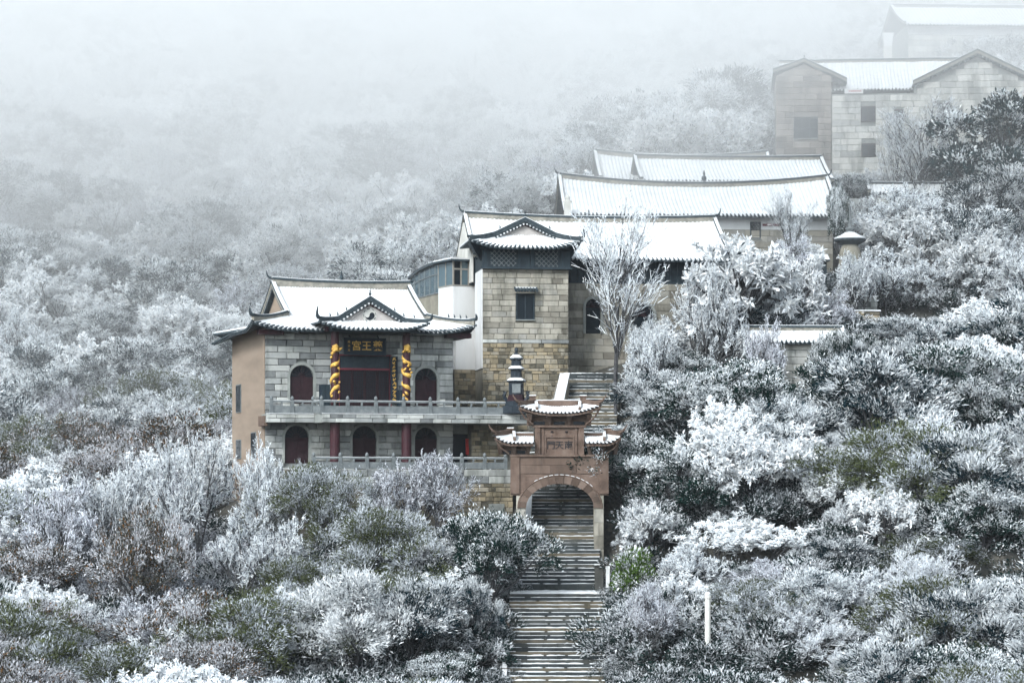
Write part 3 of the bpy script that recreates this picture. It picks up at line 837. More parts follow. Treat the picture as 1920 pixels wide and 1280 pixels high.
    s = MB(); s.box(xl+.02, xs, c1-.03, c1+.25, z1+.004, z1+.035); s.build("snow", M["snow_full"], bal); s = MB(); s.box(xs2, xr-.02, c2-.03, c2+.2, z1+.004, z1+.035); s.build("snow", M["snow_full"], bal)
    # balustrade
    pr = [(F.x(510, c1), c1+.16, z1), (F.x(549, c1), c1+.16, z1), (F.x(588, c1), c1+.16, z1), (F.x(604, c2), c2+.16, z1)]
    pr += [(F.x(q, c2), c2+.16, z1) for q in (653, 706, 758, 808, 860, 910, 962, 984)]
    rl = railing(T, pr, h=.74, post_h=.98)
    # small pink beam end under the balcony
    b = MB(); b.box(xl-.1, xl+.12, c1+.3, .6, z0-.2, z1-.1); b.build("beam_end", M["sandstone"], T)
    # wall right of the lower storey with a dark doorway
    x1 = F.x(850); x2 = F.x(888); x3 = F.x(985, 1.2)
    b = MB(); b.box(x1+.01, x2+1.0, 1.2, 3.2, zb, z0-.002); b.box(x2-.02, x3, .5, 1.19, zb, z0-.003); sv = b.build("undercroft_wall", M["mortar_dark"], T)
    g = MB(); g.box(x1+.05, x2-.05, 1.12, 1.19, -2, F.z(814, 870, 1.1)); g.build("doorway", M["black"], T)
    b = MB(); b.box(x1+.05, x2-.05, 1.05, 1.19, F.z(813, 870, 1.1), z0-.01); b.build("lintel", M["mortar_grey"], T)
    lay_bricks(sv, "rubble", x2, x3, -1.2, z0-.02, .24, (.3, .65), .4, jz=.04, name="stone", gap=.03)
    # roof
    yr = Ld/2; ye = -1.25
    xc0, xc1 = F.x(474, ye), F.x(890, ye)
    z_e = F.z(619, 660, ye); z_r = F.z(541, 640, yr)
    vh = .34; yh = lerp(ye, yr, vh)
    xg0, xg1 = F.x(531, yh)-.1, F.x(801, yh)
    xg0 = (xg0+F.x(519, yr))/2; xg1 = (xg1+F.x(768, yr))/2
    up = .42
    def cu(d): return up*max(0, 1-d/2.4)**2
    def fx(u, v):
        a = min(1, v/vh); xl_, xr_ = lerp(xc0, xg0, a), lerp(xc1, xg1, a); x = lerp(xl_, xr_, u)
        return x, xl_, xr_, a
    def fn(u, v):
        x, a_, b_, a = fx(u, v)
        return (x, lerp(ye, yr, v), lerp(z_e, z_r, prof(v))+(cu(x-a_)+cu(b_-x))*(1-a))
    def fb(u, v):
        q = fn(1-u, v); return (q[0], 2*yr-q[1], q[2])
    def u_back(y, y0): return max(0, 1-(y0-y)/6)
    def fl(u, v):
        a = v; vv = v*vh; y0, y1 = lerp(2*yr-ye, 2*yr-yh, a), lerp(ye, yh, a); y = lerp(y0, y1, u)
        return (lerp(xc0, xg0, a), y, lerp(z_e, z_r, prof(vv))+cu(y-y1)*(1-a)-.25*u_back(y, y0)*(1-a))
    def fr(u, v):
        q = fl(1-u, v); return (lerp(xc1, xg1, v), q[1], q[2])
    b = MB()
    for f, nu, nv in ((fn, 30, 12), (fb, 20, 8), (fl, 20, 4), (fr, 20, 4)): b.grid(f, nu, nv, thick=.14)
    roof = b.build("roof", M["tile"], T)
    L = xc1-xc0
    slope(roof, fn, L, 110, 16, .1, 1.3)
    slope(roof, fb, L, 30, 8, .1, 2.3, tiles=False); slope(roof, fl, 2*(yr-ye), 60, 4, .1, 3.3); slope(roof, fr, 2*(yr-ye), 60, 4, .1, 4.3)
    # gable walls
    zh = lerp(z_e, z_r, prof(vh))
    for xg, s_ in ((xg0, 1), (xg1, -1)):
        b = MB(); x0_, x1_ = xg+s_*.3, xg+s_*.45; y1 = 2*yr-yh
        b.add([(x0_, yh, zh-.2), (x0_, y1, zh-.2), (x0_, yr, z_r-.05), (x1_, yh, zh-.2), (x1_, y1, zh-.2), (x1_, yr, z_r-.05)], [(0,1,2), (5,4,3), (0,3,4,1), (1,4,5,2), (2,5,3,0)])
        b.build("gable", M["tan_plaster"], roof)
        for y_0 in (yh, 2*yr-yh):
            beam_ridge(roof, [(xg+s_*.06, lerp(yr, y_0, i/8), lerp(z_e, z_r, prof(1-(1-vh)*i/8))+.08) for i in range(9)], w=.22, h=.22, name="verge_ridge")
    rp = [(lerp(xg0, xg1, i/12), yr, z_r+.12*(2*i/12-1)**2) for i in range(13)]
    ridge(roof, rp, h=.4, w=.28, hs=.7)
    finial(roof, (lerp(xg0, xg1, .5), yr, z_r+.42), .8)
    def hip(cx_, gx, front, tip, figs):
        pts = []
        for i in range(9):
            a = 1-i/8; y = lerp(ye, yh, a); y = y if front else 2*yr-y
            pts.append((lerp(cx_, gx, a), y, lerp(z_e, z_r, prof(a*vh))+up*(1-a)**2*.98+.08))
        beam_ridge(roof, pts, w=.2, h=.26, tip=tip, figures=figs)
    tx, tz = F.loc(470, 578, ye-.3); hip(xc0, xg0, True, (tx, ye-.2, tz), 0)
    tx, tz = F.loc(893, 598, ye-.3); hip(xc1, xg1, True, (tx, ye-.2, tz), 4)
    hip(xc1, xg1, False, (xc1+.6, 2*yr-ye+.5, z_e+1.1), 0)
    # maroon soffit beams under the corners
    b = MB(); b.box(-.5, 1.0, ye+.55, -.02, z_e-.3, z_e-.02); b.build("eave_beam", M["maroon"], T)
    b = MB(); b.box(W-.6, W+.95, ye+.55, -.02, z_e-.3, z_e-.02); b.box(W+.0, W+.8, -.019, 4, z_e-.3, z_e-.02); b.build("eave_beam", M["maroon"], T)
    # porch gablet
    ye2 = -3.0; yt = -2.0
    xa, xb = F.x(601, ye2), F.x(803, ye2); xm = F.x(693, yt)
    zc = F.z(617, 700, ye2); ztb = F.z(604, 693, yt); zap = F.z(563, 693, yt)
    tl = F.loc(596, 580, ye2-.2); tr_ = F.loc(810, 596, ye2-.2)
    porch_roof(T, xa, xb, xm, ye2, yt, 2.6, zc, ztb, zap, F.x(632, yt), F.x(757, yt), (tl[0], ye2-.25, tl[1]), (tr_[0], ye2-.25, tr_[1]), .38, disc=True, seed=6.1)
    b = MB(); xa2, xb2 = F.x(616, cy), F.x(776, cy); b.box(xa2, xb2, ye2+.45, -.05, ztop+.3, zc-.12); b.build("porch_soffit", M["dark_wood"], T)

    # ---- things on the hall
    # name board
    nb = Frame(497, 862, 143.0, 18); nb.o = F.world(F.x(684, -.4), -.4, F.z(664, 684, -.4))
    t2 = thing("name_board", nb, "dark blue name board with gold characters above the maroon door", "sign")
    hw = (F.x(722, -.4)-F.x(646, -.4))/2; hh = F.z(635, 684, -.4)-F.z(664, 684, -.4)
    b = MB(); b.box(-hw, hw, -.04, .12, 0, hh); b.build("board", M["board_blue"], t2)
    b = MB(); e = .05
    b.box(-hw-e, hw+e, -.07, .02, -e, 0); b.box(-hw-e, hw+e, -.07, .02, hh, hh+e); b.box(-hw-e, -hw, -.07, .02, 0, hh); b.box(hw, hw+e, -.07, .02, 0, hh); b.build("frame", M["dark_wood"], t2)
    b = MB(); b.bar((-hw*.7, .0, hh+.01), (-hw*.7, .38, hh+.2), .05); b.bar((hw*.7, .0, hh+.01), (hw*.7, .38, hh+.2), .05); b.build("bracket", M["dark_wood"], t2)
    for ch, px_ in (("宮", 668), ("王", 687), ("藥", 708)):
        lettering(t2, ch, F.x(px_, -.4)-F.x(684, -.4), -.055, hh*.5, .62, "gold", bold=.008)
    for i, ch in enumerate("歲次立"): lettering(t2, ch, F.x(654, -.4)-F.x(684, -.4), -.055, hh*(.78-.26*i), .17, "gold")
    # couplet board with gold characters
    nb.o = F.world(F.x(739, -.25), -.25, F.z(756, 739, -.25))
    t3 = thing("couplet_board", nb, "tall narrow board of gold characters beside the maroon door", "sign")
    hw = (F.x(746, -.25)-F.x(733, -.25))/2; hh = F.z(668, 739, -.25)-F.z(756, 739, -.25)
    b = MB(); b.box(-hw, hw, -.03, .1, 0, hh); b.build("board", M["board_blue"], t3)
    b = MB(); b.box(-.05, .05, .1, .26, hh*.3, hh*.34); b.box(-.05, .05, .1, .26, hh*.8, hh*.84); b.build("bracket", M["iron"], t3)
    rg = random.Random(4)
    for i in range(11):                          # too small to read in the photo: brush strokes
        zc_ = hh*(.955-.088*i); g = MB()
        for k in range(6):
            a = Vector((rg.uniform(-.07, .07), -.04, zc_+rg.uniform(-.07, .07))); t = rg.choice([(1,0,.15), (0,0,1), (.7,0,-.7), (1,0,0), (.6,0,.7)]); t = Vector(t)*rg.uniform(.04, .085)
            g.bar(a-t, a+t, .02, .035)
        g.build("character", M["gold"], t3)
    # two dark cabinets against the wall
    for l, r, t, bt, lab in ((601, 617, 721, 757, "dark green cabinet left of the gilded columns"), (747, 755, 731, 757, "small dark cabinet tucked behind the column right of the door")):
        xa_, xb_ = F.x(l, -.5), F.x(r, -.5); nb.o = F.world((xa_+xb_)/2, -.4, zdeck); t4 = thing("cabinet", nb, lab, "cabinet")
        hw = (xb_-xa_)/2; hh = F.z(t, l, -.5)-zdeck
        b = MB(); b.box(-hw, hw, -.3, .3, .08, hh); b.build("body", M["board_blue"], t4)
        b = MB(); b.box(-hw*.9, hw*.9, -.27, .27, 0, .079); b.build("plinth", M["black"], t4)
        for s_ in (-1, 1):
            b = MB(); b.box(min(s_*.02, s_*hw*.92), max(s_*.02, s_*hw*.92), -.32, -.302, .14, hh-.06); b.build("door", M["dark_wood"], t4)
    # red cloth in the lower doorway
    nb.o = F.world(F.x(880, .95), .95, F.z(852, 880, .95)); hh = F.z(822, 880, .95)-F.z(852, 880, .95)
    b = MB()
    b.grid(lambda u, v: (-.22+.44*u*(1-.55*v), .05*math.sin(u*9+v*2), hh*v), 12, 8, thick=0)
    vv = b.v[:]; ff = b.f[:]; n0 = len(vv); b.add([(x, y+.03, z) for x, y, z in vv], [f[::-1] for f in ff])
    o = b.build("red_cloth", M["cloth_red"], None, smooth=True); o.location = nb.o; o.rotation_euler = (0, 0, nb.t); tag(o, "red cloth hanging in the dark doorway under the balcony", "cloth")
    return T
front_hall()

def burner():
    d = 145.5; base = P(968, 775, d)
    t = thing("incense_burner", base, "black iron tiered incense burner shaped like a pagoda on the terrace", "incense burner")
    s = d/FPX; Z = lambda py: (775-py)*s
    def part(name, prof_, mat="iron", n=6): b = MB(); b.lathe(prof_, n=n); o = b.build(name, M[mat], t); o.rotation_euler = (0, 0, .26); return o
    w = lambda px_: px_*s
    part("plinth", [(w(27), 0), (w(27), Z(762)), (w(22), Z(760)), (w(22), Z(752))])
    part("base", [(w(20), Z(752)), (w(17), Z(748)), (w(15), Z(740))], "door_maroon")
    lo = part("chamber", [(w(15), Z(740)), (w(14.5), Z(717))])
    b = MB(); b.box(-w(8), w(8), -w(14.5), -w(13), Z(737), Z(720)); b.build("opening_plate", M["railing_stone"], t)
    e1 = part("roof_tier", [(w(15), Z(717)), (w(19), Z(715)), (w(18), Z(713.5)), (w(11.5), Z(709.5))])
    part("tier", [(w(11), Z(709.5)), (w(10.5), Z(693))]); part("roof_tier", [(w(11), Z(694)), (w(16), Z(692.5)), (w(15), Z(691)), (w(10), Z(687.5))])
    part("tier", [(w(10), Z(688)), (w(9.5), Z(674))]); part("roof_tier", [(w(10), Z(675)), (w(14), Z(673.5)), (w(12), Z(671)), (w(6), Z(666.5)), (w(4), Z(664))])
    part("finial", [(w(4), Z(664)), (w(5), Z(662)), (w(2), Z(660)), (w(3.6), Z(656)), (w(3), Z(653)), (w(1), Z(651))], n=8)
    for r0, r1, za, zb in ((18.2, 12, 713.6, 709.6), (15.2, 10.4, 691.1, 687.4), (12.2, 6.2, 671.1, 666.3)):
        part("snow", [(w(r0), Z(za)+.005), (w(r0), Z(za)+.045), (w(r1), Z(zb)+.05), (w(r1), Z(zb)+.005)], "snow_full")
    for sx in (-1, 1):
        b = MB(); x0 = sx*w(21)
        b.tube([(x0*.8, -.1, Z(752)), (x0, -.1, Z(746)), (x0*1.08, -.1, Z(740)), (x0*.95, -.1, Z(735)), (x0*1.2, -.1, Z(734))], [.1, .13, .12, .1, .05], 6); b.build("handle_beast", M["iron"], t)
    return t
burner()
# ------------------------------------------------------------------ tower hall with lattice storey and long snowy roof
H2 = Frame(905, 757, 152.0, 8)
def tower_hall():
    F = H2; W = F.x(1066); Dp = 3.3
    T = thing("tower_hall", F, "tan stone tower with dark lattice top floor and long snowy roof behind", "temple hall")
    zt = F.z(505, 985); zband = F.z(640, 985); zb = -1.2
    w = MB(); w.box(.0, W, .1, Dp+.5, zb, zt+.2); wall = w.build("tower_wall", M["mortar_tan"], T)
    p = MB(); p.box(-.05, -.002, .02, Dp+.3, F.z(690, 905), zt+.05); o = p.build("side_wall", M["white_plaster"], T); o["label"] = "white plastered side of the tower"
    wx0, wx1, wz0, wz1 = F.x(970), F.x(1000), F.z(597, 985), F.z(552, 985)
    lay_bricks(wall, "tan_brick", 0, W, zband+.12, zt+.15, .36, (.5, 1.1), 0, [('r', wx0-.1, wx1+.1, wz0-.1, wz1+.1)])
    lay_bricks(wall, "grey_brick", -.03, W+.03, zband-.12, zband+.12, .24, (1.0, 1.6), -.05, depth=.15)
    lay_bricks(wall, "rubble", 0, W, zb, zband-.12, .25, (.24, .7), .01, jz=.09, name="stone", gap=.025, proud=.04)
    square_window(T, wx0, wx1, wz0, wz1, .0, frame="dark_wood", bars=2)
    # tiled hood over the window
    hz = F.z(546, 985); hx0, hx1 = F.x(963), F.x(1008)
    b = MB(); b.box(hx0+.1, hx1-.1, -.28, .05, hz-.14, hz-.02); hood = b.build("window_hood", M["tan_brick"], T)
    b = MB(); n = 8
    for i in range(n): xx = lerp(hx0, hx1, (i+.5)/n); b.tube([(xx, -.42, hz), (xx, .02, hz+.22)], .085, 6)
    o = b.build("hood_tiles", M["tile"], hood); o["kind"] = "stuff"
    b = MB(); b.box(hx0+.1, hx1-.1, -.12, .0, hz+.2, hz+.26); b.build("snow", M["snow_full"], hood)
    # dark lattice storey
    lx0, lx1 = F.x(897, -.25), F.x(1083, -.25); lz0 = zt; lz1 = F.z(466, 985, -.25)
    b = MB(); b.box(lx0+.25, lx1-.45, -.2, Dp+1, lz0, lz1+.35); lat = b.build("lattice_storey", M["dark_wood"], T)
    b = MB(); b.box(lx0+.15, lx1-.35, -.34, -.2, lz0, lz0+.13); b.box(lx0+.15, lx1-.35, -.34, -.2, lz1-.08, lz1+.1)
    for pxx in (912, 974, 998, 1055): xx = F.x(pxx, -.25); b.box(xx-.1, xx+.1, -.3, -.2, lz0+.13, lz1-.08)
    b.build("lattice_frame", M["dark_wood"], lat)
    for l, r in ((920, 968), (1004, 1046)):
        xa, xb = F.x(l, -.25), F.x(r, -.25); za, z2 = lz0+.15, lz1-.12; b = MB(); s_ = .3
        k = int((xb-xa+z2-za)/s_)+1
        for i in range(k+1):
            c = xa+i*s_
            for sg in (1, -1):
                pts = []
                # line x - sg*z = const, clipped to the panel
                a0 = (c, za) if sg > 0 else (c-(z2-za), za)
                x_a, x_b = (c-(z2-za), c) if sg > 0 else (c-(z2-za), c)
                z_at = (lambda x: z2-(x-x_a)) if sg > 0 else (lambda x: za+(x-x_a))
                xs_, xe_ = max(xa, x_a), min(xb, x_b)
                if xe_-xs_ > .03: b.bar((xs_, -.26, z_at(xs_)), (xe_, -.26, z_at(xe_)), .03, .035)
        o = b.build("lattice", M["railing_stone"], lat); o["kind"] = "stuff"
    # flared bracket boards carrying the eave
    for (xa, xb_) in ((lx0+.25, F.x(882, -1)), (lx1-.45, F.x(1090, -1))):
        b = MB(); b.hexa([(xa, -.2, lz1-.75), (xa, .6, lz1-.75), (xa+.001, .6, lz1-.7), (xa+.001, -.2, lz1-.7), (xa, -.2, lz1+.3), (xb_, -.9, lz1+.3), (xb_, .6, lz1+.34), (xa, .6, lz1+.34)])
        b.build("eave_bracket", M["dark_wood"], lat)
    ye = -1.15; yt = -.35
    xa, xb_ = F.x(882, ye), F.x(1090, ye); xm = F.x(984, yt)
    tl, tr_ = F.loc(877, 447, ye-.2), F.loc(1094, 436, ye-.2)
    porch_roof(T, xa, xb_, xm, ye, yt, 4.5, F.z(464, 985, ye), F.z(444, 985, yt), F.z(415, 985, yt), F.x(928, yt), F.x(1040, yt), (tl[0], ye-.2, tl[1]), (tr_[0], ye-.2, tr_[1]), .45, seed=8.2)
    # long hall behind
    c = Dp; yr = c+4.6; ye2 = c-1.0
    x0, x1 = F.x(872, yr), F.x(1340, yr)
    xl, xr = F.x(884, c), F.x(1344, c)
    zE = F.z(487, 1200, ye2); zR = F.z(418, 1100, yr); zw = F.z(532, 1200, c)
    b = MB(); b.box(.2, xr, c+.1, 2*yr-c, -1.5, zw); hw = b.build("hall_wall", M["mortar_tan"], T)
    ops = []
    for l, r, t, bt in ((1098, 1126, 560, 625), (1184, 1226, 570, 660)):
        xa_, xb2 = F.x(l, c), F.x(r, c); xc = (xa_+xb2)/2; h_ = (xb2-xa_)/2; z_t = F.z(t, l, c); a = (xc, h_, F.z(bt, l, c), z_t-h_, z_t)
        ops.append(('a', a[0], a[1]+.09, a[2], a[3], a[4]+.09)); arched_window(T, *a, c+.04, solid=None)
    lay_bricks(hw, "tan_brick", W+.05, xr, F.z(700, 1200, c), zw, .46, (1.1, 1.9), c, ops)
    b = MB(); b.box(xl+.1, xr-.02, c+.15, 2*yr-c, zw, zE+.4); b.build("timber_storey", M["dark_wood"], T)
    b = MB()
    for i in range(22): xx = lerp(W+.3, xr-.2, i/21); b.box(xx-.07, xx+.07, c+.05, c+.15, zw, zE+.2)
    b.box(W+.1, xr-.05, c+.03, c+.15, zw, zw+.15)
    o = b.build("timber_posts", M["dark_wood"], T); o["kind"] = "stuff"
    roof, fn = gable_roof(T, x0, x1, ye2, yr, zE, zR, sag=.22, seed=2.7, hs=.8, hr=.34)
    finial(roof, (F.x(1104, yr), yr, zR+.4), .6)
    # left gable wall
    b = MB(); y1 = 2*yr-c; zE2 = zE+.25
    b.add([(xl, c, zw), (xl, y1, zw), (xl, y1, zE2), (xl, yr, zR-.1), (xl, c, zE2), (xl+.12, c, zw), (xl+.12, y1, zw), (xl+.12, y1, zE2), (xl+.12, yr, zR-.1), (xl+.12, c, zE2)],
          [(0,1,2,3,4), (9,8,7,6,5), (0,5,6,1), (1,6,7,2), (2,7,8,3), (3,8,9,4), (4,9,5,0)]); b.build("gable", M["cream_plaster"], T)
tower_hall()

def annex():
    F = Frame(850, 692, 156.0, 26)
    T = thing("annex", F, "small white annex with glazed top floor beside the stone tower", "building")
    W = F.x(893); Dp = F.side(822, 600)[0]; z1 = F.z(536, 860)
    b = MB(); b.box(0, W, 0, Dp, -.02, z1); b.build("wall", M["white_plaster"], T)
    b = MB(); b.box(-.1, W+.5, -.35, Dp+.2, -3.2, -.02); base = b.build("base_wall", M["mortar_dark"], T)
    lay_bricks(base, "rubble", -.1, W+.5, -2.4, -.03, .26, (.35, .7), -.42, jz=.05, name="stone", proud=.03)
    b = MB(); b.box(.05, W+.35, -.3, -.01, -.018, F.z(640, 870)); b.build("lower_wall", M["white_plaster"], T)
    z2 = F.z(490, 860)
    fr = MB()
    for x in (0, W*.33, W*.66, W): fr.box(x-.05, x+.05, -.03, .06, z1, z2)
    for y in (Dp*.5, Dp): fr.box(-.03, .05, y-.05, y+.05, z1, z2)
    fr.box(.05, W, -.025, .05, lerp(z1, z2, .66), lerp(z1, z2, .72)); fr.box(.05, W, -.025, .05, z1, z1+.08); fr.box(-.025, .05, .06, Dp-.05, z1, z1+.08)
    gl = fr.build("glazed_storey", M["frame_tan"], T)
    for i in range(3):
        p = MB(); p.box(W*.33*i+.05, W*.33*(i+1)-.05, .01, .03, z1+.08, z2-.0); p.build("pane", M["blue_glass" if i else "dark_glass"], gl)
    for i in range(2):
        p = MB(); p.box(.0, .02, Dp*.5*i+.06, Dp*.5*(i+1)-.06, z1+.08, z2); p.build("pane", M["blue_glass"], gl)
    b = MB(); b.box(.3, W-.1, .6, Dp-.2, z1+.002, z2-.05); b.build("room_core", M["cream_plaster"], T)
    b = MB(); b.box(-.35, W+.25, -.35, Dp+.3, z2, z2+.12); rf = b.build("roof", M["tile"], T)
    b = MB(); b.grid(lambda u, v: (lerp(-.3, W+.2, u), lerp(-.3, Dp+.25, v), z2+.2+.04*noise.noise(Vector((u*4, v*4, 2)))), 12, 12, thick=.075); b.build("snow", M["snow_full"], rf)
annex()

def corridor():
    d0 = 157.0
    T = thing("glazed_corridor", P(805, 640, 160), "curved glazed corridor with dark roof stepping down behind the front hall", "building")
    o = Vector(T.location)
    st = [(846, 157.0, 489, 541), (826, 159.0, 494, 548), (806, 161.5, 500, 553), (786, 164.5, 510, 558), (768, 168.0, 524, 563)]
    pts = [(P(px, t, d)-o, P(px, b, d)-o) for px, d, t, b in st]
    fr, base, rf, sn = MB(), MB(), MB(), MB()
    back = Vector((.5, 2.0, 0))
    for (t0, b0), (t1, b1) in zip(pts[:-1], pts[1:]):
        for f in (0, .5): fr.bar(b0.lerp(b1, f), t0.lerp(t1, f), .09)
        fr.bar(b0, b1, .09); fr.bar(b0.lerp(t0, .66), b1.lerp(t1, .66), .07); fr.bar(t0, t1, .1)
        base.hexa([Vector((b0.x, b0.y, -6)), Vector((b0.x, b0.y, -6))+back, Vector((b1.x, b1.y, -6))+back, Vector((b1.x, b1.y, -6)), b0, b0+back, b1+back, b1])
        e = Vector((-.12, -.35, 0)); u_ = Vector((0, 0, .16))
        rf.hexa([t0+e, t0+back, t1+back, t1+e, t0+e+u_, t0+back+u_*2, t1+back+u_*2, t1+e+u_])
    fr.bar(pts[-1][1], pts[-1][0], .1)
    base.build("base_wall", M["mortar_tan"], T); g = fr.build("glazing_frame", M["railing_stone"], T); r_ = rf.build("roof", M["tile"], T)
    for k, ((t0, b0), (t1, b1)) in enumerate(zip(pts[:-1], pts[1:])):
        for f in (0, .5):
            a, b, c, d = b0.lerp(b1, f+.03), b0.lerp(b1, f+.47), t0.lerp(t1, f+.47), t0.lerp(t1, f+.03); n = Vector((.02, .06, 0))
            p = MB(); p.hexa([a+n*.5, b+n*.5, b+n, a+n, d+n*.5, c+n*.5, c+n, d+n]); p.build("pane", M["blue_glass"], g)
        e = Vector((.1, -.05, .21)); s = MB(); w_ = back*.8+Vector((0, 0, .14))
        s.hexa([t0+e, t0+e+w_, t1+e+w_, t1+e, t0+e+Vector((0,0,.06)), t0+e+w_+Vector((0,0,.06)), t1+e+w_+Vector((0,0,.06)), t1+e+Vector((0,0,.06))]); s.build("snow", M["snow_full"], r_)
corridor()

def shed():
    T = thing("lean_to", P(812, 640, 155.0), "small dark lean-to roof below the glazed corridor", "shed", deg=26)
    b = MB(); b.box(-1.1, .9, 0, 2, -2, .95); b.build("wall", M["brown_plaster"], T)
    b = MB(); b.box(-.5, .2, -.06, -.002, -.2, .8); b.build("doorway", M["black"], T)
    b = MB(); b.hexa([(-1.4, -.6, 1.0), (1.1, -.6, 1.0), (1.1, 2.1, 1.6), (-1.4, 2.1, 1.6), (-1.4, -.6, 1.12), (1.1, -.6, 1.12), (1.1, 2.1, 1.72), (-1.4, 2.1, 1.72)]); r = b.build("roof", M["tile"], T)
    b = MB(); b.grid(lambda u, v: (lerp(-1.3, 1.0, u), lerp(-.1, 2.0, v), 1.3+.47*v+.03*noise.noise(Vector((u*5, v*5, 1)))), 10, 8, thick=.06); b.build("snow", M["snow"], r)
shed()

# ------------------------------------------------------------------ halls further up
def long_hall():
    F = Frame(1062, 470, 170.0, 3); T = thing("long_hall", F, "long hall with sagging snowy roof and small spire on its ridge", "temple hall")
    W = F.x(1572); ye, yr = -1.0, 4.6
    zE = F.z(404, 1300, ye); zR = F.z(352, 1320, yr)
    b = MB(); b.box(.4, W-.4, .0, 2*yr, -2.5, zE+.3); wall = b.build("wall", M["mortar_tan"], T)
    b = MB(); b.box(.38, W-.38, -.03, -.002, F.z(430, 1300), zE+.2); b.build("white_band", M["white_plaster"], T)
    lay_bricks(wall, "tan_brick", .4, W-.4, F.z(476, 1300), F.z(431, 1300), .46, (1.1, 1.9), -.05)
    roof, fn = gable_roof(T, F.x(1058, 0), F.x(1572, 0), ye, yr, zE, zR, sag=.62, seed=4.4, hs=.7, hr=.3)
    finial(roof, (F.x(1320, yr), yr, zR+.3), 1.15)
    square_window(T, F.x(1408), F.x(1424), F.z(446, 1400), F.z(418, 1400), -.08, bars=1)
    square_window(T, F.x(1478), F.x(1500), F.z(446, 1480), F.z(418, 1480), -.08, bars=2)
    b = MB(); b.box(F.x(1424)+.2, F.x(1474), -.14, -.1, F.z(424, 1440), F.z(420, 1440)); b.build("red_lintel", M["red_trim"], T)
    # snow-topped pier at its near left corner
    b = MB(); xx = F.x(1064, -1.4); z1 = F.z(380, 1064, -1.4); b.box(xx-.22, xx+.22, -1.6, -1.1, -2, z1); b.lathe([(.3, 0), (.3, .1), (.15, .2), (.2, .34), (.03, .6)], (xx, -1.35, z1), 6); b.build("corner_pier", M["cream_plaster"], T)
    # dark gable edge
    b = MB(); b.box(-.05, .37, .2, 2*yr, -2, zE+.2); b.build("end_wall", M["mortar_grey"], T)
long_hall()
def rear_hall():
    F = Frame(1200, 400, 178.0, 3); T = thing("rear_hall", F, "plain snowy-roofed hall just above the long hall", "temple hall")
    W = F.x(1556); ye, yr = -1, 3.6; zE = F.z(340, 1300, ye); zR = F.z(301, 1300, yr)
    b = MB(); b.box(.3, W-.3, 0, 2*yr, -3, zE+.2); b.build("wall", M["mortar_grey"], T)
    gable_roof(T, 0, W, ye, yr, zE, zR, sag=.1, seed=5.6, hs=.35, hr=.26)
    F = Frame(1124, 400, 183.0, 3); T = thing("back_hall", F, "snowy roof end showing past the plain rear hall, bird ornaments on ridge", "temple hall")
    W = F.x(1452); ye, yr = -1, 3.6; zE = F.z(337, 1160, ye); zR = F.z(300, 1290, yr)
    b = MB(); b.box(.3, W-.3, 0, 2*yr, -3, zE+.2); b.build("wall", M["mortar_grey"], T)
    r, fn = gable_roof(T, 0, W, ye, yr, zE, zR, sag=.4, seed=6.6, hs=.35, hr=.3)
    for pxx, s_ in ((1248, 1), (1324, -1)):
        b = MB(); x = F.x(pxx, yr); z = zR+.36
        b.tube([(x-s_*.6, yr, z+.25), (x-s_*.3, yr, z+.05), (x, yr, z+.15), (x+s_*.3, yr, z+.1), (x+s_*.62, yr, z+.34)], [.05, .13, .18, .12, .04], 6); b.tube([(x, yr, z), (x, yr, z+.55)], [.08, .03], 5); b.build("bird_ornament", M["tile"], r)
rear_hall()

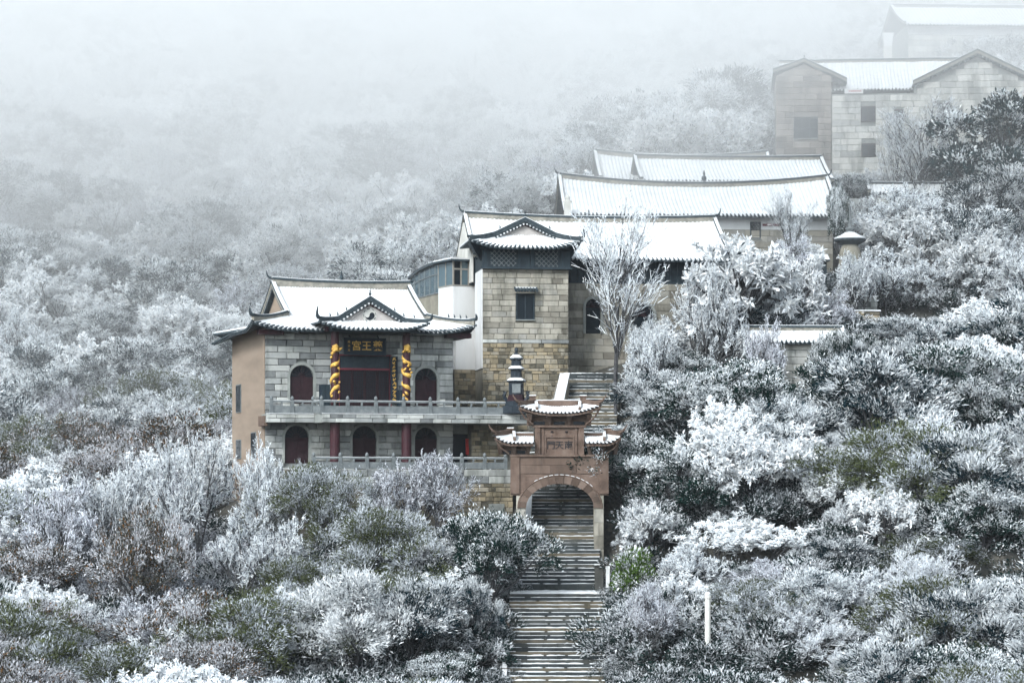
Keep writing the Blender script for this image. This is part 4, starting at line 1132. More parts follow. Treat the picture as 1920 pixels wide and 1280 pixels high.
# ------------------------------------------------------------------ big stone building in the mist
def stone_building():
    F = Frame(1560, 360, 194.0, -5); T = thing("stone_building", F, "big pale stone building with brown left wing fading into mist", "building")
    W = F.x(1960); zt = F.z(176, 1620); xg = F.x(1832); zap = F.z(106, 1832)
    g0 = F.x(1722)
    def top(x): return zt if x < g0 else zap-.05-abs(x-xg)*(zap-F.z(160, 1722))/(xg-g0)
    b = MB(); b.box(0, W, .1, 12, -4, zt); b.prism([(g0-.3, zt-.01), (W, zt-.01), (W, top(W)), (xg, zap), (g0-.3, top(g0))], .1, 12)
    wall = b.build("wall", M["mortar_grey"], T)
    wins = [(1616, 1640, 201, 227), (1679, 1693, 207, 225), (1759, 1781, 195, 219), (1617, 1640, 271, 293)]
    ops = []
    for l, r, t, bt in wins:
        q = (F.x(l), F.x(r), F.z(bt, l), F.z(t, l)); ops.append(('r', q[0]-.08, q[1]+.08, q[2]-.08, q[3]+.08)); square_window(T, *q, .0, frame="door_maroon", sill=False)
    lay_bricks(wall, "pale_brick", 0, F.x(1925), F.z(330, 1600), zap, .5, (.95, 1.5), .0, ops, top=top)
    # brown left wing
    x0 = F.x(1455); xb = -.02; zl = F.z(140, 1505); xa = F.x(1508); zap2 = F.z(118, 1508)
    b = MB(); b.box(x0, xb, .4, 10, -4, zl); b.prism([(x0, zl-.01), (xb, zl-.01), (xa, zap2)], .4, 10); wing = b.build("wing_wall", M["brown_plaster"], T)
    wing["label"] = "brown plastered left wing"
    lay_bricks(wing, "brown_brick", x0, xb, F.z(300, 1500), zap2, .5, (.9, 1.5), .3, [('r', F.x(1490)-.07, F.x(1532)+.07, F.z(257, 1500)-.07, F.z(220, 1500)+.07)], top=lambda x: zl+(zap2-zl)*max(0, 1-abs(x-xa)/(xa-x0)))
    square_window(T, F.x(1490), F.x(1532), F.z(257, 1500), F.z(220, 1500), .32, bars=3, rows=2, frame="dark_wood", pane="dark_glass")
    rp = [(F.x(1455, .3)-.25, .2, F.z(134, 1455)), (F.x(1480), .2, F.z(124, 1480)), (xa, .2, F.z(114, 1508)), (F.x(1545), .2, F.z(131, 1545)), (F.x(1588, 0), .0, F.z(152, 1588))]
    b = MB(); b.grid(lambda u, v: (lambda k, a: Vector(rp[a]).lerp(Vector(rp[a+1]), k-a)+Vector((0, 10*v, -.02)))(u*4, min(3, int(u*4))), 8, 2, thick=.14); rf = b.build("wing_roof", M["tile"], T)
    b = MB(); b.grid(lambda u, v: (lambda k, a: Vector(rp[a]).lerp(Vector(rp[a+1]), k-a)+Vector((0, .5+9*v, .08)))(u*4, min(3, int(u*4))), 8, 2, thick=.09); b.build("snow", M["snow_full"], rf)
    beam_ridge(rf, rp, w=.26, h=.16, name="rake_ridge"); finial(rf, (xa, .2, F.z(112, 1508)), .5); 
    # main snowy slope between the two gables
    gable_roof(T, F.x(1462, 5), F.x(1822, 5), 1.0, 6.0, F.z(168, 1650, 1), F.z(118, 1650, 6), seed=7.7, hr=.22, hs=.3, verge=False, th=.12)
    # right gable with tiled rake
    rl = [(g0-.45, -.35, top(g0)-.02), (xg, -.35, zap+.14), (F.x(1965), -.35, top(F.x(1965))+.1)]
    for a, b_ in ((rl[0], rl[1]), (rl[2], rl[1])):
        a, b_ = Vector(a), Vector(b_)
        m_ = MB(); m_.hexa([a, a+Vector((0, 12, 0)), b_+Vector((0, 12, 0)), b_, a+Vector((0,0,.14)), a+Vector((0,12,.14)), b_+Vector((0,12,.14)), b_+Vector((0,0,.14))]); gr = m_.build("gable_roof", M["tile"], T)
        s = MB(); k = Vector((0, .5, .15)); s.hexa([a+k, a+k+Vector((0, 11, 0)), b_+k+Vector((0, 11, 0)), b_+k, a+k+Vector((0,0,.1)), a+k+Vector((0,11,.1)), b_+k+Vector((0,11,.1)), b_+k+Vector((0,0,.1))]); s.build("snow", M["snow_full"], gr)
        beam_ridge(gr, [b_.lerp(a, i/6)+Vector((0, .1, .12)) for i in range(7)], w=.26, h=.2, name="rake_ridge")
        t = MB(); n = int((b_-a).length/.3)
        for i in range(n): p = a.lerp(b_, (i+.5)/n)-Vector((0, 0, .08)); t.tube([p+Vector((0, -.05, 0)), p+Vector((0, .3, 0))], .09, 6)
        o = t.build("rake_tiles", M["tile"], gr); o["kind"] = "stuff"
    # sign board on the parapet
    t2 = thing("banner", F.world(F.x(1601), -.05, zt+.02), "small white banner with red marks on the parapet", "banner", deg=-5)
    b = MB(); b.box(-.75, .75, 0, .06, 0, .38); b.build("sheet", M["white_plaster"], t2)
    b = MB(); rg = random.Random(2)
    for i in range(6): x = -.4+.17*i; b.bar((x, -.012, .14), (x+.1, -.012, .24), .016, .05); b.bar((x, -.012, .24), (x+.12, -.012, .17), .016, .04)
    o = b.build("marks", M["cloth_red"], t2); o["kind"] = "stuff"
stone_building()
def top_building():
    F = Frame(1703, 200, 222.0, 3); T = thing("upper_building", F, "faint white-roofed building highest up the slope in mist", "building")
    W = F.x(1980); zE = F.z(47, 1800, -.8); zR = F.z(16, 1800, 5)
    b = MB(); b.box(0, W, 0, 10, -4, zE+.2); wall = b.build("wall", M["mortar_grey"], T)
    b = MB(); b.box(-.03, W, -.05, -.002, F.z(66, 1800), zE+.1); b.build("white_band", M["white_plaster"], T)
    lay_bricks(wall, "pale_brick", 0, F.x(1925), F.z(120, 1800), F.z(67, 1800), .55, (1.2, 1.9), -.06)
    gable_roof(T, -.5, W, -.8, 5, zE, zR, seed=9.1, hr=.2, hs=.3, pitch=.34, corr=.03)
    square_window(T, F.x(1816), F.x(1858), F.z(108, 1830), F.z(86, 1830), -.1, bars=3, frame="frame_tan", pane="blue_glass")
    t = thing("chimney", P(1664, 118, 221), "snow-capped white pier left of the highest building", "pier")
    s = 221/FPX; b = MB(); b.hexa([(-.5, -.4, -3), (.5, -.4, -3), (.5, .4, -3), (-.5, .4, -3), (-.35, -.3, 30*s), (.35, -.3, 30*s), (.35, .3, 30*s), (-.35, .3, 30*s)]); b.build("shaft", M["cream_plaster"], t)
    b = MB(); b.hexa([(-.36, -.3, 30*s), (.36, -.3, 30*s), (.36, .3, 30*s), (-.36, .3, 30*s), (-.5, -.4, 55*s), (.5, -.4, 55*s), (.5, .4, 55*s), (-.5, .4, 55*s)]); b.build("head", M["white_plaster"], t)
top_building()
# ------------------------------------------------------------------ sandstone gate
GD = 138.0
def gate():
    F = Frame(1049, 1050, GD, 0); T = thing("stone_gate", F, "pink sandstone gate with arched passage over the stairs and three snowy roofs", "gate")
    dp = 1.3
    xl, xr = F.x(957), F.x(1141); z0 = -4; zt = F.z(856, 1049); axl, axr = F.x(986), F.x(1114); xc = (axl+axr)/2; hw = (axr-axl)/2
    zs = F.z(952, 1049); za = F.z(906, 1049)
    # piers and spandrel wall around the arch
    b = MB(); n = 20
    poly = [(xl+.02, zt), (xl+.02, F.z(925, 960)), (axl-.02, F.z(925, 960)), (axl-.02, zs)] + [(xc-hw*math.cos(math.pi*i/n), zs+(za-zs)*math.sin(math.pi*i/n)) for i in range(n+1)] + [(axr+.02, zs), (axr+.02, F.z(925, 960)), (xr-.02, F.z(925, 960)), (xr-.02, zt)]
    # spandrel as strips so that the concave outline stays clean
    for i in range(n):
        t0, t1 = math.pi*i/n, math.pi*(i+1)/n; xa, xb = xc-hw*math.cos(t0), xc-hw*math.cos(t1); ha, hb = zs+(za-zs)*math.sin(t0), zs+(za-zs)*math.sin(t1)
        b.hexa([(xa, 0, ha), (xb, 0, hb), (xb, dp, hb), (xa, dp, ha), (xa, 0, zt), (xb, 0, zt), (xb, dp, zt), (xa, dp, zt)])
    spw = b.build("arch_wall", M["sandstone"], T)
    for s_, xa, xb in ((-1, xl, axl), (1, axr, xr)):
        p = MB(); p.box(xa, xb, -.02, dp+.02, F.z(928, 1049), zt+.002); pr = p.build("pier", M["sandstone"], T)
        p = MB(); xi, xo = (axl, axl-.55) if s_ < 0 else (axr, axr+.55); p.box(xi, xo, .02, dp-.02, z0, F.z(928, 1049)-.002); p.build("pier_base", M["mortar_tan"], T)
        q0, q1 = min(xi, xo), max(xi, xo)
        lay_bricks(T, "tan_brick", q0, q1, z0, F.z(929, 1049), .75, (.5, .6), -.05, name="pier_block", gap=.02)
    # facing slabs and pilasters
    lay_bricks(spw, "sandstone_block", F.x(975), F.x(1123), F.z(888, 1049), zt-.01, .5, (1.4, 2.2), -.05, gap=.012, name="slab", proud=.004)
    for l, r in ((957, 974), (1124, 1141)):
        p = MB(); p.box(F.x(l), F.x(r), -.12, -.021, F.z(925, 1049), zt-.002); p.build("pilaster", M["sandstone"], T)
    # voussoirs
    nv = 15
    for i in range(nv):
        t0, t1 = math.pi*(i+.03)/nv, math.pi*(i+.97)/nv; b = MB()
        f = lambda t, k: (xc-(hw+k)*math.cos(t), zs+(za-zs+k)*math.sin(t))
        p0, p1, p2, p3 = f(t0, -.01), f(t1, -.01), f(t1, .42), f(t0, .42)
        b.hexa([(p0[0], -.1, p0[1]), (p1[0], -.1, p1[1]), (p1[0], .3, p1[1]), (p0[0], .3, p0[1]), (p3[0], -.1, p3[1]), (p2[0], -.1, p2[1]), (p2[0], .3, p2[1]), (p3[0], .3, p3[1])]); b.build("voussoir", M["sandstone_block"], T)
    b = MB(); pts = [(xc-(hw+.46)*math.cos(math.pi*i/24), -.07, zs+(za-zs+.46)*math.sin(math.pi*i/24)) for i in range(25)]; b.tube(pts, .045, 5); b.build("arch_moulding", M["sandstone"], T)
    s = MB()
    for i in range(7, 19): s.bar(Vector(pts[i])+Vector((0, -.01, .05)), Vector(pts[i]).lerp(Vector(pts[i+1]), .7)+Vector((0, -.01, .05)), .06, .03)
    o = s.build("snow", M["snow_full"], T); o["kind"] = "stuff"
    # cornice, upper panel
    b = MB(); b.box(xl-.05, xr+.05, -.16, dp+.1, zt+.003, zt+.13); b.build("cornice", M["sandstone"], T)
    pl, pr_ = F.x(1003), F.x(1095); zp0 = zt+.132; zp1 = F.z(801, 1049)
    b = MB(); b.box(pl, pr_, .05, dp-.1, zp0, zp1); b.build("panel_wall", M["sandstone"], T)
    for l, r in ((1003, 1013), (1085, 1095), (1016, 1020), (1078, 1082)):
        b = MB(); b.box(F.x(l), F.x(r), -.08 if l in (1003, 1085) else -.02, .048, zp0, zp1); b.build("pilaster", M["sandstone"], T)
    b = MB(); b.box(F.x(1021), F.x(1077), -.03, .048, F.z(820, 1049), F.z(816, 1049)); b.box(F.x(1021), F.x(1077), -.03, .048, F.z(852, 1049), F.z(849, 1049)); b.box(F.x(1021), F.x(1024), -.03, .048, F.z(849, 1049), F.z(820, 1049)); b.box(F.x(1074), F.x(1077), -.03, .048, F.z(849, 1049), F.z(820, 1049)); b.build("plaque_frame", M["sandstone"], T)
    for ch, pxx in (("門", 1033), ("天", 1049), ("南", 1066)): lettering(T, ch, F.x(pxx), .035, F.z(835, 1049), .5, "ink_grey", bold=.006)
    for pxx, py_ in ((1035, 809), (1035, 817), (1062, 809)):
        b = MB(); b.lathe([(.07, -.05), (.09, 0), (.03, .04)], (F.x(pxx), .04, F.z(py_, 1049)), 6); b.build("boss", M["ink_grey"], T)
    b = MB(); b.box(pl-.12, pr_+.12, -.14, dp, zp1, zp1+.12); b.build("cornice", M["sandstone"], T)
    def small_roof(xa, xb, zbot, zmid, zup, upL, upR, rl, rr, ztop, posts, brk):
        """bracket zone, curved snowy eave and a sandstone ridge with posts; upturned on the sides that have horns"""
        wb = MB(); ym = dp/2
        for i in range(brk):
            x = lerp(lerp(xa, xb, .13), lerp(xa, xb, .87), i/(brk-1)) if brk > 1 else (xa+xb)/2
            wb.hexa([(x-.07, -.05, zbot), (x+.07, -.05, zbot), (x+.07, .5, zbot), (x-.07, .5, zbot), (x-.17, -.5, zmid-.05), (x+.17, -.5, zmid-.05), (x+.17, .5, zmid-.05), (x-.17, .5, zmid-.05)])
        wb.box(lerp(xa, xb, .1), lerp(xa, xb, .9), .1, dp-.1, zbot, zmid)
        br = wb.build("bracket", M["sandstone"], T)
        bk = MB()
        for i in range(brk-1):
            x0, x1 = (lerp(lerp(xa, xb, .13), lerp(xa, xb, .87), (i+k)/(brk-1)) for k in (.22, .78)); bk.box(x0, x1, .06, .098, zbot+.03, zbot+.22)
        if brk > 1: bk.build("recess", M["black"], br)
        L = xb-xa
        def eu(x): return upL*max(0, 1-(x-xa)/(L*.42))**2 + upR*max(0, 1-(xb-x)/(L*.42))**2
        def fn(u, v):
            x = lerp(xa, xb, u); q = lerp(x, lerp(rl, rr, u), v); return (q, lerp(-.75, ym, v), lerp(zmid, zup, prof(v))+eu(x)*(1-v*.6))
        def fb(u, v):
            q = fn(1-u, v); return (q[0], dp-q[1], q[2])
        m_ = MB(); m_.grid(fn, 20, 5, thick=.16); m_.grid(fb, 20, 5, thick=.16); rf = m_.build("roof", M["sandstone"], T)
        slope(rf, fn, L, int(L/.1), 6, .09, xa, tiles=True, tile_mat="ink_grey", corr=.008, pitch=.22, r=.06, snow_mat_="snow_full"); slope(rf, fb, L, 20, 4, .09, xa+3, tiles=False)
        for side, u_ in ((-1, 0), (1, 1)):
            if (upL if side < 0 else upR) <= 0: continue
            pts = [Vector(fn(u_, 1-i/6))+Vector((0, -.0, .05)) for i in range(7)]
            tip = pts[-1]+Vector((side*.35, -.2, .42)); beam_ridge(rf, pts, w=.16, h=.15, tip=tip, mat="sandstone", cap="sandstone", snow=False)
            c = MB(); e = pts[-1]; c.tube([e+Vector((0, .1, -.2)), e+Vector((-side*.35, .3, -.75)), e+Vector((-side*.8, .5, zbot-e.z+.05))], [.06, .055, .05], 5); c.build("corner_strut", M["sandstone"], rf)
        rb = MB(); rb.box(rl, rr, ym-.14, ym+.14, zup-.1, ztop); rg_ = rb.build("ridge", M["sandstone"], rf)
        s = MB(); s.box(rl+.02, rr-.02, ym-.12, ym+.12, ztop+.003, ztop+.05); s.build("ridge_snow", M["snow_full"], rf)
        for x in posts:
            q = MB(); q.box(x-.17, x+.17, ym-.18, ym+.18, zup-.1, ztop+.2); q.box(x-.22, x+.22, ym-.23, ym+.23, ztop+.2, ztop+.27); q.build("ridge_post", M["sandstone"], rf)
            q = MB(); q.box(x-.2, x+.2, ym-.21, ym+.21, ztop+.272, ztop+.32); q.build("post_snow", M["snow_full"], rf)
            sx = 1 if x < (xa+xb)/2 else -1
            q = MB(); q.sweep([(x+sx*.2, ym-.2, zup+.12), (x+sx*.22, -.3, lerp(zmid, zup, .4)+.15), (x+sx*.24, -.62, zmid+.14)], .15, .12); q.build("verge_ridge", M["sandstone"], rf)
            q = MB(); q.sweep([(x+sx*.2, ym-.18, zup+.245), (x+sx*.22, -.3, lerp(zmid, zup, .4)+.275), (x+sx*.225, -.45, lerp(zmid, zup, .25)+.275)], .16, .09); q.build("verge_snow", M["snow_full"], rf)
    small_roof(F.x(973), F.x(1124), zp1+.122, F.z(775, 1049), F.z(762, 1049), .42, .42, F.x(1003), F.x(1096), F.z(750, 1049), [F.x(999), F.x(1092+2)], 4)
    small_roof(F.x(928), F.x(1000), zt+.135, F.z(831, 960), F.z(818, 960), .42, 0, F.x(960), F.x(1001), F.z(811, 960), [F.x(957)], 3)
    small_roof(F.x(1097), F.x(1163), zt+.135, F.z(831, 1130), F.z(818, 1130), 0, .42, F.x(1097), F.x(1138), F.z(811, 1130), [F.x(1140)], 3)
gate()

# ------------------------------------------------------------------ stairs
def step_meshes(w, rise, tread, seed):
    """one step: a course of three to five slabs, and the snow lying on it in uneven strips"""
    r = random.Random(seed); b = MB(); x = -w/2
    while x < w/2-.05:
        e = min(w/2, x+r.uniform(.7, 1.6)); e = w/2 if w/2-e < .35 else e; j = lambda: r.uniform(-.025, .025)
        y0 = r.uniform(-.03, .03); z = r.uniform(-.018, .01)
        b.hexa([(x+.008, y0, -rise*1.6), (e-.008, y0+j()*.5, -rise*1.6), (e-.008, tread+.1, -rise*1.6), (x+.008, tread+.1, -rise*1.6), (x+.008, y0+.012, z+j()*.4), (e-.008, y0+.012, z+j()*.4), (e-.008, tread+.1, z), (x+.008, tread+.1, z)]); x = e
    st = b.mesh("step", M["step_stone"])
    s = MB(); n = int(w/.16)
    y_f = []; h = []
    ph = r.uniform(0, 99)
    for i in range(n+1):
        q = noise.noise(Vector((i*.33, ph, 0))) + .5*noise.noise(Vector((i*.9, ph, 5)))
        y_f.append(.06+.05*max(-.4, q)+r.uniform(0, .02)); h.append(max(0.0, .018+.036*q+r.uniform(-.008, .008)))
    for i in range(n):
        if h[i] < .008 and h[i+1] < .008: continue
        xa, xb = -w/2+w*i/n, -w/2+w*(i+1)/n
        s.hexa([(xa, y_f[i], -.01), (xb, y_f[i+1], -.01), (xb, tread+.05, -.01), (xa, tread+.05, -.01), (xa, y_f[i]+.02, h[i]), (xb, y_f[i+1]+.02, h[i+1]), (xb, tread+.05, h[i+1]*1.5+.02), (xa, tread+.05, h[i]*1.5+.02)])
    return st, s.mesh("snow", M["snow_full"])

def flight(label, a, b, w0, w1, rise_target, name="staircase", snow_h=1.0):
    """flight of steps from the bottom point a to the top point b (centres of the nosing line)"""
    a, b = Vector(a), Vector(b)
    n = max(3, round((b.z-a.z)/rise_target)); rise = (b.z-a.z)/n; run = math.hypot(b.x-a.x, b.y-a.y)/n
    T = thing(name, a, label, "staircase", deg=0)
    ms = [step_meshes(1.0*(w0+w1)/2, rise, run, 30+i+int(w0*10)) for i in range(6)]
    for i in range(1, n+1):
        t = i/n; k = ms[rnd.randrange(6)]; sx = lerp(w0, w1, t)/((w0+w1)/2)*rnd.choice((1, -1))
        o = link("step", k[0], T, ((b.x-a.x)*(t-1/n)+rnd.uniform(-.03, .03), (b.y-a.y)*(t-1/n), rise*i), (sx, 1, 1), (0, 0, rnd.uniform(-.004, .004)))
        k2 = ms[rnd.randrange(6)]; link("snow", k2[1], o, None, (rnd.choice((1, -1)), 1, snow_h*rnd.uniform(.3, 1.5)))
    m = MB(); hw = (w0+w1)/4
    d = b-a; m.hexa([(-hw*.99, .2, -3), (hw*.99, .2, -3), (d.x+hw*.99, d.y+.3, d.z-3.5), (d.x-hw*.99, d.y+.3, d.z-3.5), (-hw*.99, .25, -.2), (hw*.99, .25, -.2), (d.x+hw*.99, d.y+.5, d.z-.25), (d.x-hw*.99, d.y+.5, d.z-.25)])
    m.build("stair_core", M["mortar_dark"], T)
    return T
def stairs():
    wpx = lambda p, d: p*d/FPX
    # lower flight, landing, flight to the gate, flight through the arch, upper flight
    a0, a1 = P(1038, 1330, 122), P(1046, 1112, 132.4)
    flight("lower flight of snowy stone steps leading up to the landing", a0, a1, wpx(186, 124), wpx(180, 132), .185, snow_h=.6)
    t = thing("landing", P(1048, 1112, 132.4), "snow-covered stone landing between the lower flights of stairs", "landing")
    b = MB(); b.box(-2.75, 2.75, .02, 1.65, -2, -.01); b.build("slab", M["step_stone"], t)
    s = MB(); s.grid(lambda u, v: (lerp(-2.7, 2.7, u), .0+1.6*v+.05*noise.noise(Vector((u*9, v, 3))), .11+.04*noise.noise(Vector((u*12, v*5, 1)))), 40, 6, thick=.13); s.build("snow", M["snow_full"], t)
    c0, c1 = P(1049, 1101, 134.1), P(1049, 1050, 137.2)
    flight("short flight of snowy steps rising from landing to the pink gate", c0, c1, wpx(152, 134), wpx(144, 137), .2, snow_h=.5)
    e0, e1 = P(1050, 1050, 137.25), P(1058, 880, 144.5)
    flight("dark flight of steps seen through the gate arch", e0, e1, wpx(150, 137), wpx(146, 144), .19, snow_h=.45)
    g0, g1 = P(1068, 868, 145.0), P(1112, 700, 152.6)
    flight("upper flight of snowy steps climbing beside the stone tower", g0, g1, wpx(170, 145), wpx(104, 152), .21, snow_h=.7)
    # sloping snow-covered parapet along the upper flight
    t = thing("stair_parapet", P(1036, 800, 146.6), "sloping snow-covered parapet between upper steps and tower", "parapet")
    p0, p1 = P(1044, 770, 147.5)-t.location, P(1059, 702, 150.8)-t.location
    b = MB(); b.hexa([p0+Vector((-.28, 0, -2.5)), p0+Vector((.28, 0, -2.5)), p1+Vector((.28, 0, -3.5)), p1+Vector((-.28, 0, -3.5)), p0+Vector((-.28, 0, 0)), p0+Vector((.28, 0, 0)), p1+Vector((.28, 0, 0)), p1+Vector((-.28, 0, 0))]); b.build("wall", M["mortar_tan"], t)
    b = MB(); b.grid(lambda u, v: tuple(p0.lerp(p1, v)+Vector((lerp(-.3, .3, u), -.12, .09+.03*noise.noise(Vector((u*3, v*9, 4)))))), 4, 14, thick=.1); b.build("snow", M["snow_full"], t)
    t = thing("stair_parapet", P(990, 960, 139.5), "short snowy parapet just inside the left side of arch", "parapet")
    p0, p1 = P(991, 968, 139.6)-t.location, P(994, 915, 141.6)-t.location
    b = MB(); b.hexa([p0+Vector((-.3, 0, -2)), p0+Vector((.12, 0, -2)), p1+Vector((.12, 0, -3)), p1+Vector((-.3, 0, -3)), p0+Vector((-.3, 0, 0)), p0+Vector((.12, 0, 0)), p1+Vector((.12, 0, 0)), p1+Vector((-.3, 0, 0))]); b.build("wall", M["mortar_tan"], t)
    b = MB(); b.grid(lambda u, v: tuple(p0.lerp(p1, v)+Vector((lerp(-.32, .14, u), -.08, .09))), 4, 6, thick=.1); b.build("snow", M["snow_full"], t)
    # kerb along the left of the lower flight
    q0, q1 = P(947, 1330, 122), P(957, 1150, 130.5); t = thing("stair_kerb", q0, "low red stone kerb with snow patches along the lower steps", "kerb"); d = q1-q0
    for i in range(9):
        a, c = d*(i/9+.004), d*((i+1)/9-.004); u_ = Vector((0, 0, .35)); w_ = Vector((.24, 0, 0)); dn = Vector((0, 0, -1))
        b = MB(); b.hexa([a-w_+dn, a+dn, c+dn, c-w_+dn, a-w_+u_, a+u_, c+u_, c-w_+u_]); o = b.build("kerb_stone", M["sandstone_block"], t)
        if i % 3 != 1:
            b = MB(); k = Vector((0, 0, .36)); h = Vector((0, 0, .07)); a2 = a.lerp(c, .1); c2 = a.lerp(c, rnd.uniform(.6, .95)); b.hexa([a2-w_+k, a2+k, c2+k, c2-w_+k, a2-w_+k+h, a2+k+h, c2+k+h, c2-w_+k+h]); b.build("snow", M["snow_full"], o)
    # piers at the landing
    for (l, r, t_, b_, d_, mat, lab) in ((1115, 1131, 1062, 1093, 133.6, "rock", "dark square stone pier at the right end of the short steps"), (1136, 1143, 1066, 1100, 133.4, "white_plaster", "slim white post beside the dark pier at the landing")):
        s = d_/FPX; t = thing("stair_pier", P((l+r)/2, b_+18, d_), lab, "pier"); hw = (r-l)/2*s; h = (b_+18-t_)*s
        b = MB(); b.box(-hw, hw, -hw, hw, -.8, h); b.build("shaft", M[mat], t); b = MB(); b.box(-hw*1.15, hw*1.15, -hw*1.15, hw*1.15, h, h+.1); b.build("cap", M[mat], t); b = MB(); b.box(-hw*1.1, hw*1.1, -hw*1.1, hw*1.1, h+.102, h+.16); b.build("snow", M["snow_full"], t)
stairs()

# ------------------------------------------------------------------ terrace, walls and small structures
def terrace():
    F = Frame(497, 862, 139.6, 18); F.o = H1.world(0, -5.2, 0)
    c = 0.0
    xa, xb = F.x(560), F.x(962); z1 = F.z(880, 900); zm = F.z(906, 900)
    T = thing("terrace_wall", F, "rubble retaining wall with stone balustrade in front of the lower storey", "wall")
    b = MB(); b.box(xa, xb, .1, 5.0, -5, z1); w = b.build("wall", M["mortar_dark"], T)
    lay_bricks(w, "grey_brick", F.x(565), xb, zm, z1, .40, (.9, 1.5), 0)
    lay_bricks(w, "rubble", F.x(820), xb, F.z(985, 900), zm, .27, (.35, .8), .02, jz=.06, name="stone", proud=.04)
    xs = [F.x(p) for p in (590, 640, 690, 740, 800, 868, 911, 950)]
    railing(T, [(x, .25, z1) for x in xs], h=.66, post_h=.9)
    b = MB(); b.box(F.x(916), F.x(945), -.08, .02, F.z(966, 930), F.z(944, 930)); b.build("stone_tablet", M["mortar_grey"], T)
terrace()

def coped_wall(px0, px1, py_eave, py_ridge, py_base, d, deg, label, brick="pale_brick", ch=.45, lens=(.9, 1.5), hr=.2, hs=.3, name="coped_wall", stone_rows=True):
    F = Frame(px0, py_base, d, deg); T = thing(name, F, label, "wall")
    W = F.x(px1); zE = F.z(py_eave, px0, -.5); zR = F.z(py_ridge, px0, .6)
    b = MB(); b.box(.1, W-.1, .12, 1.1, -3, zE+.1); w = b.build("wall", M["mortar_grey"], T)
    if stone_rows: lay_bricks(w, brick, .1, W-.1, 0, zE, ch, lens, .0)
    gable_roof(T, 0, W, -.5, .6, zE, zR, seed=d, hr=hr, hs=hs, verge=True, corr=.02)
coped_wall(1395, 1582, 641, 619, 735, 149.0, 4, "snow-roofed garden wall among trees below the stone terraces", hr=.2, hs=.5, name="garden_wall")
coped_wall(1628, 1805, 362, 345, 440, 183.0, 2, "snow-coped grey wall in front of the big misty building", hr=.05, hs=.15, name="garden_wall")
def plain_wall(px0, px1, t, b_, d, deg, label, brick, ch, lens, snow=True, jz=0, piece="brick"):
    F = Frame(px0, b_, d, deg); T = thing("stone_wall", F, label, "wall"); W = F.x(px1); z = F.z(t, px0)
    b = MB(); b.box(0, W, .1, 1.0, -3, z); w = b.build("wall", M["mortar_dark"], T)
    lay_bricks(w, brick, 0, W, 0, z, ch, lens, 0, name=piece, jz=jz, proud=.03)
    if snow: s = MB(); s.grid(lambda u, v: (lerp(-.05, W+.05, u), lerp(-.06, 1.0, v), z+.1+.03*noise.noise(Vector((u*W, v*2, d)))), int(W*3), 4, thick=.09); s.build("snow", M["snow_full"], T)
plain_wall(1590, 1668, 372, 455, 176.0, 3, "grey block wall right of the long hall's end", "grey_brick", .45, (.8, 1.4), False)
plain_wall(1500, 1645, 556, 585, 162.0, 3, "upper dark terrace wall with thin snow ledge between the trees", "grey_brick", .4, (.8, 1.4))
plain_wall(1495, 1650, 583, 622, 160.0, 3, "brownish rubble terrace wall under the snow ledge", "rubble", .3, (.35, .8), True, .05, "stone")

def stupa():
    d = 166.0; s = d/FPX; t = thing("stone_pavilion", P(1594, 520, d), "small beige stone pavilion with snowy umbrella roof and tall spire", "pavilion")
    b = MB(); b.lathe([(24*s, -2), (24*s, 8*s), (21*s, 9*s), (21*s, 40*s), (19*s, 52*s), (14*s, 61*s)], n=12); b.build("body", M["mortar_tan"], t, smooth=True)
    b = MB(); b.prism(arch_pts(0, 9*s, 8*s, 30*s, 42*s, 8), -21.6*s, -18*s); b.build("niche", M["mortar_grey"], t)
    b = MB(); b.lathe([(17*s, 61*s), (29*s, 68*s), (30*s, 71*s), (10*s, 80*s), (6*s, 82*s)], n=12); b.build("roof", M["tile"], t)
    b = MB(); b.lathe([(30*s, 71.5*s), (30*s, 74*s), (18*s, 79*s), (10*s, 84*s), (6*s, 85*s)], n=12); b.build("snow", M["snow_full"], t, smooth=True)
    b = MB(); b.lathe([(6*s, 82*s), (7*s, 88*s), (10*s, 90*s), (9*s, 93*s), (4*s, 95*s), (2.4*s, 100*s), (2.0*s, 130*s), (1*s, 134*s)], n=8); b.build("spire", M["railing_stone"], t)
stupa()
def shelter():
    d = 162.5; s = d/FPX; t = thing("notice_shelter", P(1532, 540, d), "little snow-roofed shelter on thin posts between trees", "shelter")
    for x in (-16, 16):
        b = MB(); b.box(x*s-.07, x*s+.07, -.07, .07, -1.5, 52*s); b.build("post", M["dark_wood"], t)
    b = MB(); b.box(-16*s, 16*s, -.04, .04, 22*s, 46*s); b.build("board", M["dark_wood"], t)
    b = MB(); b.prism([(-23*s, 50*s), (23*s, 50*s), (17*s, 60*s), (-17*s, 60*s)], -.6, .6); r = b.build("roof", M["tile"], t)
    b = MB(); b.prism([(-22*s, 52*s), (22*s, 52*s), (17*s, 62*s), (-17*s, 62*s)], -.64, .64); b.build("snow", M["snow_full"], r)
shelter()
def post():
    d = 121.3; s = d/FPX; t = thing("white_post", P(1327, 1300, d), "tall frosted white post standing in bushes below the stairs", "post")
    b = MB(); b.lathe([(5.5*s, -1.5), (5.5*s, 178*s), (6.5*s, 179*s), (6.5*s, 184*s), (4*s, 187*s)], n=10); b.build("shaft", M["cream_plaster"], t); b = MB(); b.lathe([(9*s, -1.5), (9*s, 8*s), (7.2*s, 10*s)], n=10); b.build("base", M["cream_plaster"], t)
    b = MB(); b.lathe([(6.2*s, 184.2*s), (5.5*s, 189*s), (3*s, 191*s)], n=10); b.build("snow", M["snow_full"], t, smooth=True)
post()
